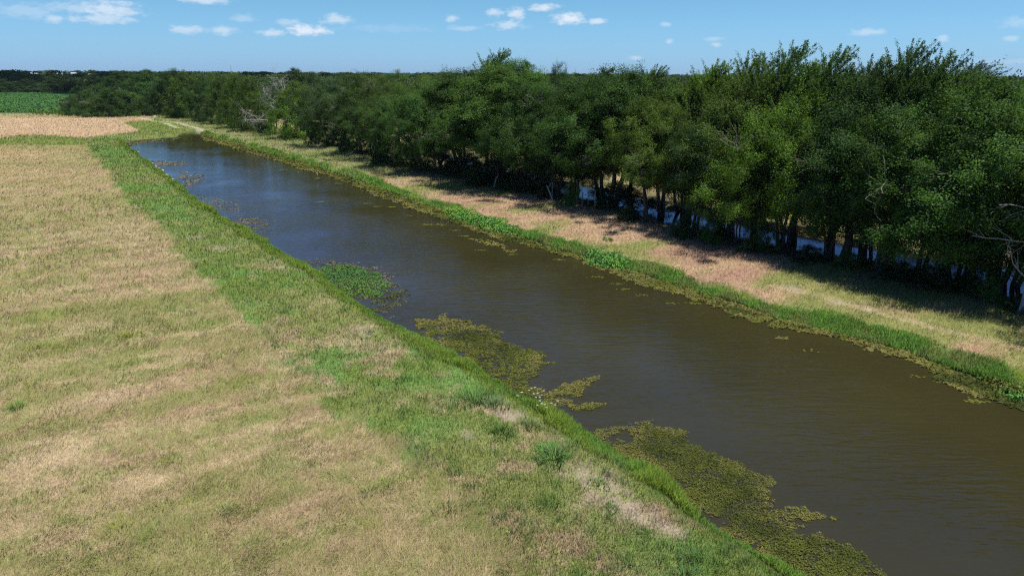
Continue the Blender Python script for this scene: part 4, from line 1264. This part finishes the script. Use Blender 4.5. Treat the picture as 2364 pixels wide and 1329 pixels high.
# ------------------------------------------------------------------ woods behind everything, one mass
def far_woods():
    rng = np.random.default_rng(23)
    T = []
    # wood behind the rows of single trees
    n = 5200
    x, y = polar_points(n, 92, 520, -24, 44, rng)
    lim = np.degrees(np.arctan2(x, y))
    clear = Region(x, y)
    ok = clear.tree & (clear.tree_d > np.where(lim > 2, 95, np.where(lim > -8, 40, 22)) + (vnoise(x * .02, y * .02, 6) - .5) * 40)
    ok &= ~((y < 470) & inside(x, y, GL([(-900, 216.5), (230, 215), (330, 262), (-900, 262)])))
    for a, b, r in zip(x[ok], y[ok], np.hypot(x, y)[ok]):
        T.append((a, b, rng.uniform(7.5, 10.8), rng.uniform(3.2, 5.5), r))
    # land beyond
    n = 3600
    x, y = polar_points(n, 485, 4500, -42, 42, rng)
    dens = fbm(x * .002, y * .0035, 3, 3)
    r = np.hypot(x, y)
    ok = (dens > .36) | (r < 700)
    azp = np.degrees(np.arctan2(x, y))
    for qx_ in (75, 138, 170, 212):
        d_ = ray(qx_, 170); a_ = math.degrees(math.atan2(d_.x, d_.y))
        ok &= ~((np.abs(azp - a_) < .75) & (r > 640) & (r < 1600))
    for a, b, q in zip(x[ok], y[ok], r[ok]):
        s = 1 + min(1.6, q / 1600)
        T.append((a, b, rng.uniform(6.5, 11.6) + min(1.2, q * .0006), rng.uniform(4, 6.5) * s, q))
    # thin by spacing
    T.sort(key=lambda t: t[4])
    grid = {}
    keep = []
    for t in T:
        cell = max(5.5, t[4] * .016)
        key = (int(t[0] // cell), int(t[1] // cell), int(math.log(t[4]) * 6))
        if key in grid: continue
        grid[key] = 1; keep.append(t)
    tint_a = np.array([.042, .076, .024]); tint_b = np.array([.078, .112, .026]); tint_c = np.array([.030, .055, .020])
    Cs, As, Ns, Ls, Cc = [], [], [], [], []
    for x, y, h, r, q in keep:
        sz = max(.32, q * .0019)
        zb = h * .12
        a_, c_ = r, (h - zb) / 2
        area = 4 * math.pi * ((a_ * a_) ** 1.6 / 3 + 2 * (a_ * c_) ** 1.6 / 3) ** (1 / 1.6)
        n = int(np.clip(area * 1.5 / (sz * sz * .62), 60, 1500))
        D = rdir(n, rng)
        nl = 9
        lob = rdir(nl, rng); am = rng.uniform(.1, .38, nl)
        bump = 1 + ((np.maximum(0, D @ lob.T - .55) / .45) * am[None]).sum(1) - .12
        rad = bump * rng.uniform(.72, 1.04, n)
        P = np.stack([x + D[:, 0] * a_ * rad, y + D[:, 1] * a_ * rad, zb + c_ + D[:, 2] * c_ * rad], 1)
        P[:, 2] = np.clip(P[:, 2], .1, h + .6)
        u = rng.random()
        tint = tint_a + (tint_b - tint_a) * max(0, u * 2 - 1) + (tint_c - tint_a) * max(0, 1 - u * 2)
        Cs.append(P); As.append(rdir(n, rng)); nn = rdir(n, rng) * .8 + D * .7; nn[:, 2] += .2; Ns.append(nn)
        Ls.append(sz * rng.uniform(.7, 1.4, n))
        Cc.append(tint[None] * rng.uniform(.75, 1.25, n)[:, None] * np.where(bump > 1.02, 1.12, .95)[:, None])
    L_ = np.concatenate(Ls)
    mb = MB()
    mb.leaves(np.vstack(Cs), np.vstack(As), np.vstack(Ns), L_, L_ * .66, np.vstack(Cc))
    o = mb.obj('far_woods', M_FAR)
    tag(o, 'dense green woodland stretching from behind the trees to the horizon', 'woods', kind='stuff')
    print('far woods', len(keep), 'crowns', len(L_), 'faces')


far_woods()

# ------------------------------------------------------------------ sheds and mast on the horizon
def shed(px, py, wpx, dist, hgt, label):
    d = ray(px, py); k = dist / math.hypot(d.x, d.y)
    x, y = d.x * k, d.y * k
    zr = CAM_H + d.z * k
    w = wpx * dist / FPX; dp = w * .55
    wall_h = max(3.0, zr - w * .06)
    root = bpy.data.objects.new('farm_shed', None); COL.objects.link(root); root.location = (x, y, 0)
    tag(root, label, 'shed', 'white sheds on the horizon')
    mb = MB()
    V = [(-w / 2, -dp / 2, -.2), (w / 2, -dp / 2, -.2), (w / 2, dp / 2, -.2), (-w / 2, dp / 2, -.2),
         (-w / 2, -dp / 2, wall_h), (w / 2, -dp / 2, wall_h), (w / 2, dp / 2, wall_h), (-w / 2, dp / 2, wall_h)]
    mb.add(V, [(0, 1, 5, 4), (1, 2, 6, 5), (2, 3, 7, 6), (3, 0, 4, 7)])
    mb.obj('wall', M_WALLB, root)
    rb = MB(); e = .5; rg_ = wall_h + w * .12
    V = [(-w / 2 - e, -dp / 2 - e, wall_h + .02), (w / 2 + e, -dp / 2 - e, wall_h + .02), (w / 2 + e, dp / 2 + e, wall_h + .02), (-w / 2 - e, dp / 2 + e, wall_h + .02), (-w / 2 - e, 0, rg_), (w / 2 + e, 0, rg_)]
    rb.add(V, [(0, 1, 5, 4), (2, 3, 4, 5)]); rb.add(V, [(1, 2, 5), (3, 0, 4)])
    rb.obj('roof', M_WHITE, root)
    db = MB(); db.add([(-w * .12, -dp / 2 - .05, 0), (w * .12, -dp / 2 - .05, 0), (w * .12, -dp / 2 - .05, wall_h * .8), (-w * .12, -dp / 2 - .05, wall_h * .8)], [(0, 1, 2, 3)])
    db.obj('door', M_STEEL, root)


shed(75, 170, 16, 1150, 6, 'brightest white roofed shed on the horizon, far left')
shed(138, 169.5, 10, 1400, 6, 'small pale shed right of the brightest one')
shed(170, 169, 9, 1500, 6, 'tiny pale shed third from the left on the horizon')
shed(212, 171.5, 10, 1250, 6, 'pale shed nearest the dark skyline wood')


def mast(px, top, dist):
    d = ray(px, 168); k = dist / math.hypot(d.x, d.y)
    x, y = d.x * k, d.y * k
    h = z_at(px, top, x, y)
    mb = MB()
    for i in range(3):
        a = i * 2.094
        mb.tube([(math.cos(a) * .8, math.sin(a) * .8, 0), (math.cos(a) * .15, math.sin(a) * .15, h)], [.12, .08], 5)
    for j in range(14):
        z = h * j / 14; q = .8 - .65 * j / 14
        for i in range(3):
            a = i * 2.094; b = a + 2.094
            mb.tube([(math.cos(a) * q, math.sin(a) * q, z), (math.cos(b) * q, math.sin(b) * q, z + h / 14)], [.05, .05], 4)
    o = mb.obj('radio_mast', M_STEEL); o.location = (x, y, 0)
    tag(o, 'thin grey radio mast sticking up from the horizon', 'mast')


mast(534, 152, 1200)

# ------------------------------------------------------------------ light and sky
SUN_EL = math.radians(74)
SUN_AZ = math.radians(88)        # to the right of the view, measured from +Y
sd = Vector((math.sin(SUN_AZ) * math.cos(SUN_EL), math.cos(SUN_AZ) * math.cos(SUN_EL), math.sin(SUN_EL)))
sun_d = bpy.data.lights.new('sun', 'SUN'); sun_d.energy = 4.6; sun_d.angle = math.radians(.53); sun_d.color = (1.0, .955, .89)
sun = bpy.data.objects.new('sun', sun_d); COL.objects.link(sun)
sun.rotation_euler = sd.to_track_quat('Z', 'Y').to_euler()


# a cumulus high over the far field; its shadow lies on the far half of the crop
def cloud_over(cx, cy, alt, rx, ry):
    rng = np.random.default_rng(2)
    import bmesh
    bm = bmesh.new()
    for i in range(46):
        a = rng.uniform(0, 6.28); q = math.sqrt(rng.random())
        r = rng.uniform(38, 70) * (1.15 - .45 * q)
        m = Matrix.Translation((cx + math.cos(a) * q * rx, cy + math.sin(a) * q * ry, alt + rng.uniform(0, 40) * (1.1 - q))) @ Matrix.Diagonal((r, r, r * .6, 1))
        bmesh.ops.create_icosphere(bm, subdivisions=3, radius=1, matrix=m)
    for v in bm.verts:
        n = fbm(np.array([v.co.x * .03 + v.co.z * .02]), np.array([v.co.y * .03]), 4, 3)[0] - .5
        v.co.z += n * 26; v.co.x += n * 14
        if v.co.z < alt - 14: v.co.z = alt - 14 + (v.co.z - alt + 14) * .15
    me = bpy.data.meshes.new('cloud'); bm.to_mesh(me); bm.free()
    o = link('cloud', me, M_CLOUD); tag(o, kind='structure')


ALT = 620
k = ALT / sd.z
x0, y0 = G(60, 200)
y0 = 590; x0 = -190
cloud_over(x0 + sd.x * k, y0 + sd.y * k, ALT, 300, 215)

world = bpy.data.worlds.new('World'); SC.world = world; world.use_nodes = True
nt = world.node_tree; nt.nodes.clear(); L = nt.links.new
wo = N(nt, 'ShaderNodeOutputWorld'); bg = N(nt, 'ShaderNodeBackground'); bg.inputs['Strength'].default_value = .075
L(bg.outputs[0], wo.inputs[0])
sky = N(nt, 'ShaderNodeTexSky', sky_type='NISHITA'); sky.sun_disc = False
sky.sun_elevation = SUN_EL; sky.sun_rotation = SUN_AZ
sky.air_density = 1.0; sky.dust_density = .35; sky.ozone_density = 3.0; sky.altitude = 150
tc = N(nt, 'ShaderNodeTexCoord')
sep = N(nt, 'ShaderNodeSeparateXYZ'); L(tc.outputs['Generated'], sep.inputs[0])
az = N(nt, 'ShaderNodeMath', operation='ARCTAN2'); L(sep.outputs[0], az.inputs[0]); L(sep.outputs[1], az.inputs[1])
el = N(nt, 'ShaderNodeMath', operation='ARCSINE'); L(sep.outputs[2], el.inputs[0])
cmb = N(nt, 'ShaderNodeCombineXYZ'); L(az.outputs[0], cmb.inputs[0]); L(el.outputs[0], cmb.inputs[1])
# ragged edges
wn = N(nt, 'ShaderNodeTexNoise'); wn.inputs['Scale'].default_value = 95; wn.inputs['Detail'].default_value = 6; wn.inputs['Roughness'].default_value = .62
wm = N(nt, 'ShaderNodeMapping'); wm.inputs['Scale'].default_value = (.7, 1.4, 1); L(cmb.outputs[0], wm.inputs[0]); L(wm.outputs[0], wn.inputs['Vector'])
# a pale blue that clears towards the zenith
tint = N(nt, 'ShaderNodeValToRGB')
L(N(nt, 'ShaderNodeMapRange').outputs[0], tint.inputs[0])
mr = tint.inputs[0].links[0].from_node
L(el.outputs[0], mr.inputs[0]); mr.inputs[1].default_value = 0; mr.inputs[2].default_value = .35
SKY_TINT = [(0.0, (.45, .79, 1.52)), (.25, (.476, .80, 1.07)), (1.0, (.50, .78, 1.08)), (.6, (.36, .64, 1.18)), (.1, (.47, .80, 1.28))]
tint.color_ramp.elements[0].color = (*SKY_TINT[0][1], 1); tint.color_ramp.elements[1].color = (*SKY_TINT[2][1], 1)
for q_, c_ in (SKY_TINT[1], SKY_TINT[3], SKY_TINT[4]):
    e = tint.color_ramp.elements.new(q_); e.color = (*c_, 1)
mul = N(nt, 'ShaderNodeMix', data_type='RGBA', blend_type='MULTIPLY'); mul.inputs[0].default_value = 1
L(sky.outputs[0], mul.inputs[6]); L(tint.outputs[0], mul.inputs[7])
CL = [(250, 14, 62, 17, .75), (240, 38, 58, 12, .6), (175, 12, 50, 12, .45), (121, 39, 17, 10, .55), (60, 18, 60, 16, .3), (430, 64, 34, 10, .55), (512, 67, 34, 9, .55), (627, 73, 30, 9, .6),
      (712, 64, 48, 13, .95), (777, 41, 36, 11, .6), (662, 50, 28, 8, .4), (560, 39, 26, 9, .3), (1042, 39, 16, 8, .6), (1075, 63, 42, 7, .3), (1143, 26, 22, 10, .65), (1192, 27, 21, 15, .8),
      (1174, 55, 40, 10, .55), (1253, 14, 36, 9, .85), (1316, 37, 40, 14, 1.0), (1377, 45, 24, 8, .75), (1537, 55, 12, 6, .4), (1546, 92, 10, 6, .45), (1648, 87, 22, 6, .3), (1653, 101, 12, 6, .55),
      (1466, 131, 16, 5, .4), (2000, 71, 34, 8, .45), (2178, 87, 13, 7, .4), (2335, 87, 13, 6, .35), (2345, 48, 30, 10, .3), (470, -2, 60, 7, .7), (900, 62, 120, 10, .12), (2320, 140, 60, 6, .15)]
acc = None
wv = N(nt, 'ShaderNodeMath', operation='SUBTRACT'); L(wn.outputs['Fac'], wv.inputs[0]); wv.inputs[1].default_value = .5
for px, py, rx, ry, s in CL:
    d = ray(px, py).normalized()
    a0 = math.atan2(d.x, d.y); e0 = math.asin(d.z)
    v = N(nt, 'ShaderNodeVectorMath', operation='SUBTRACT'); L(cmb.outputs[0], v.inputs[0]); v.inputs[1].default_value = (a0, e0 - ry * .35 / FPX, 0)
    sc_ = N(nt, 'ShaderNodeVectorMath', operation='MULTIPLY'); L(v.outputs[0], sc_.inputs[0]); sc_.inputs[1].default_value = (FPX / rx * 1.05, FPX / ry * 1.05, 0)
    ln = N(nt, 'ShaderNodeVectorMath', operation='LENGTH'); L(sc_.outputs[0], ln.inputs[0])
    ad = N(nt, 'ShaderNodeMath', operation='MULTIPLY_ADD'); L(wv.outputs[0], ad.inputs[0]); ad.inputs[1].default_value = 2.6; L(ln.outputs['Value'], ad.inputs[2])
    m_ = N(nt, 'ShaderNodeMapRange', interpolation_type='SMOOTHSTEP'); L(ad.outputs[0], m_.inputs[0]); m_.inputs[1].default_value = 1.25; m_.inputs[2].default_value = .15; m_.inputs[3].default_value = 0; m_.inputs[4].default_value = s * .82
    if acc is None:
        acc = m_.outputs[0]
    else:
        mxn = N(nt, 'ShaderNodeMath', operation='MAXIMUM'); L(acc, mxn.inputs[0]); L(m_.outputs[0], mxn.inputs[1]); acc = mxn.outputs[0]
cm = N(nt, 'ShaderNodeMix', data_type='RGBA'); L(acc, cm.inputs[0]); L(mul.outputs[2], cm.inputs[6]); cm.inputs[7].default_value = (7.6, 8.0, 8.6, 1)
L(cm.outputs[2], bg.inputs[0])


# ------------------------------------------------------------------ the air
def haze(dens):
    V = [(x, y, z) for x in (-4200, 4200) for y in (-400, 5200) for z in (-4, 34)]
    F = [(0, 1, 3, 2), (4, 6, 7, 5), (0, 4, 5, 1), (2, 3, 7, 6), (0, 2, 6, 4), (1, 5, 7, 3)]
    me = bpy.data.meshes.new('haze'); me.from_pydata(V, [], F); me.update()
    m, nt, out = new_mat('summer haze')
    v = N(nt, 'ShaderNodeVolumePrincipled'); v.inputs['Density'].default_value = dens; v.inputs['Color'].default_value = (.72, .86, 1.0, 1); v.inputs['Anisotropy'].default_value = .2
    nt.links.new(v.outputs[0], out.inputs['Volume'])
    tag(link('haze', me, m), 'thin blue summer haze over the land', 'haze', kind='stuff')


haze(.00004)

# ------------------------------------------------------------------ render settings
SC.view_settings.view_transform = 'Standard'; SC.view_settings.look = 'None'
SC.view_settings.exposure = .62; SC.view_settings.gamma = 1
cy = SC.cycles
cy.max_bounces = 6; cy.diffuse_bounces = 3; cy.glossy_bounces = 3; cy.transmission_bounces = 2; cy.transparent_max_bounces = 4
cy.use_denoising = False; cy.sample_clamp_indirect = 3.0; cy.pixel_filter_type = 'BLACKMAN_HARRIS'; cy.filter_width = 1.25
cy.caustics_reflective = False; cy.caustics_refractive = False
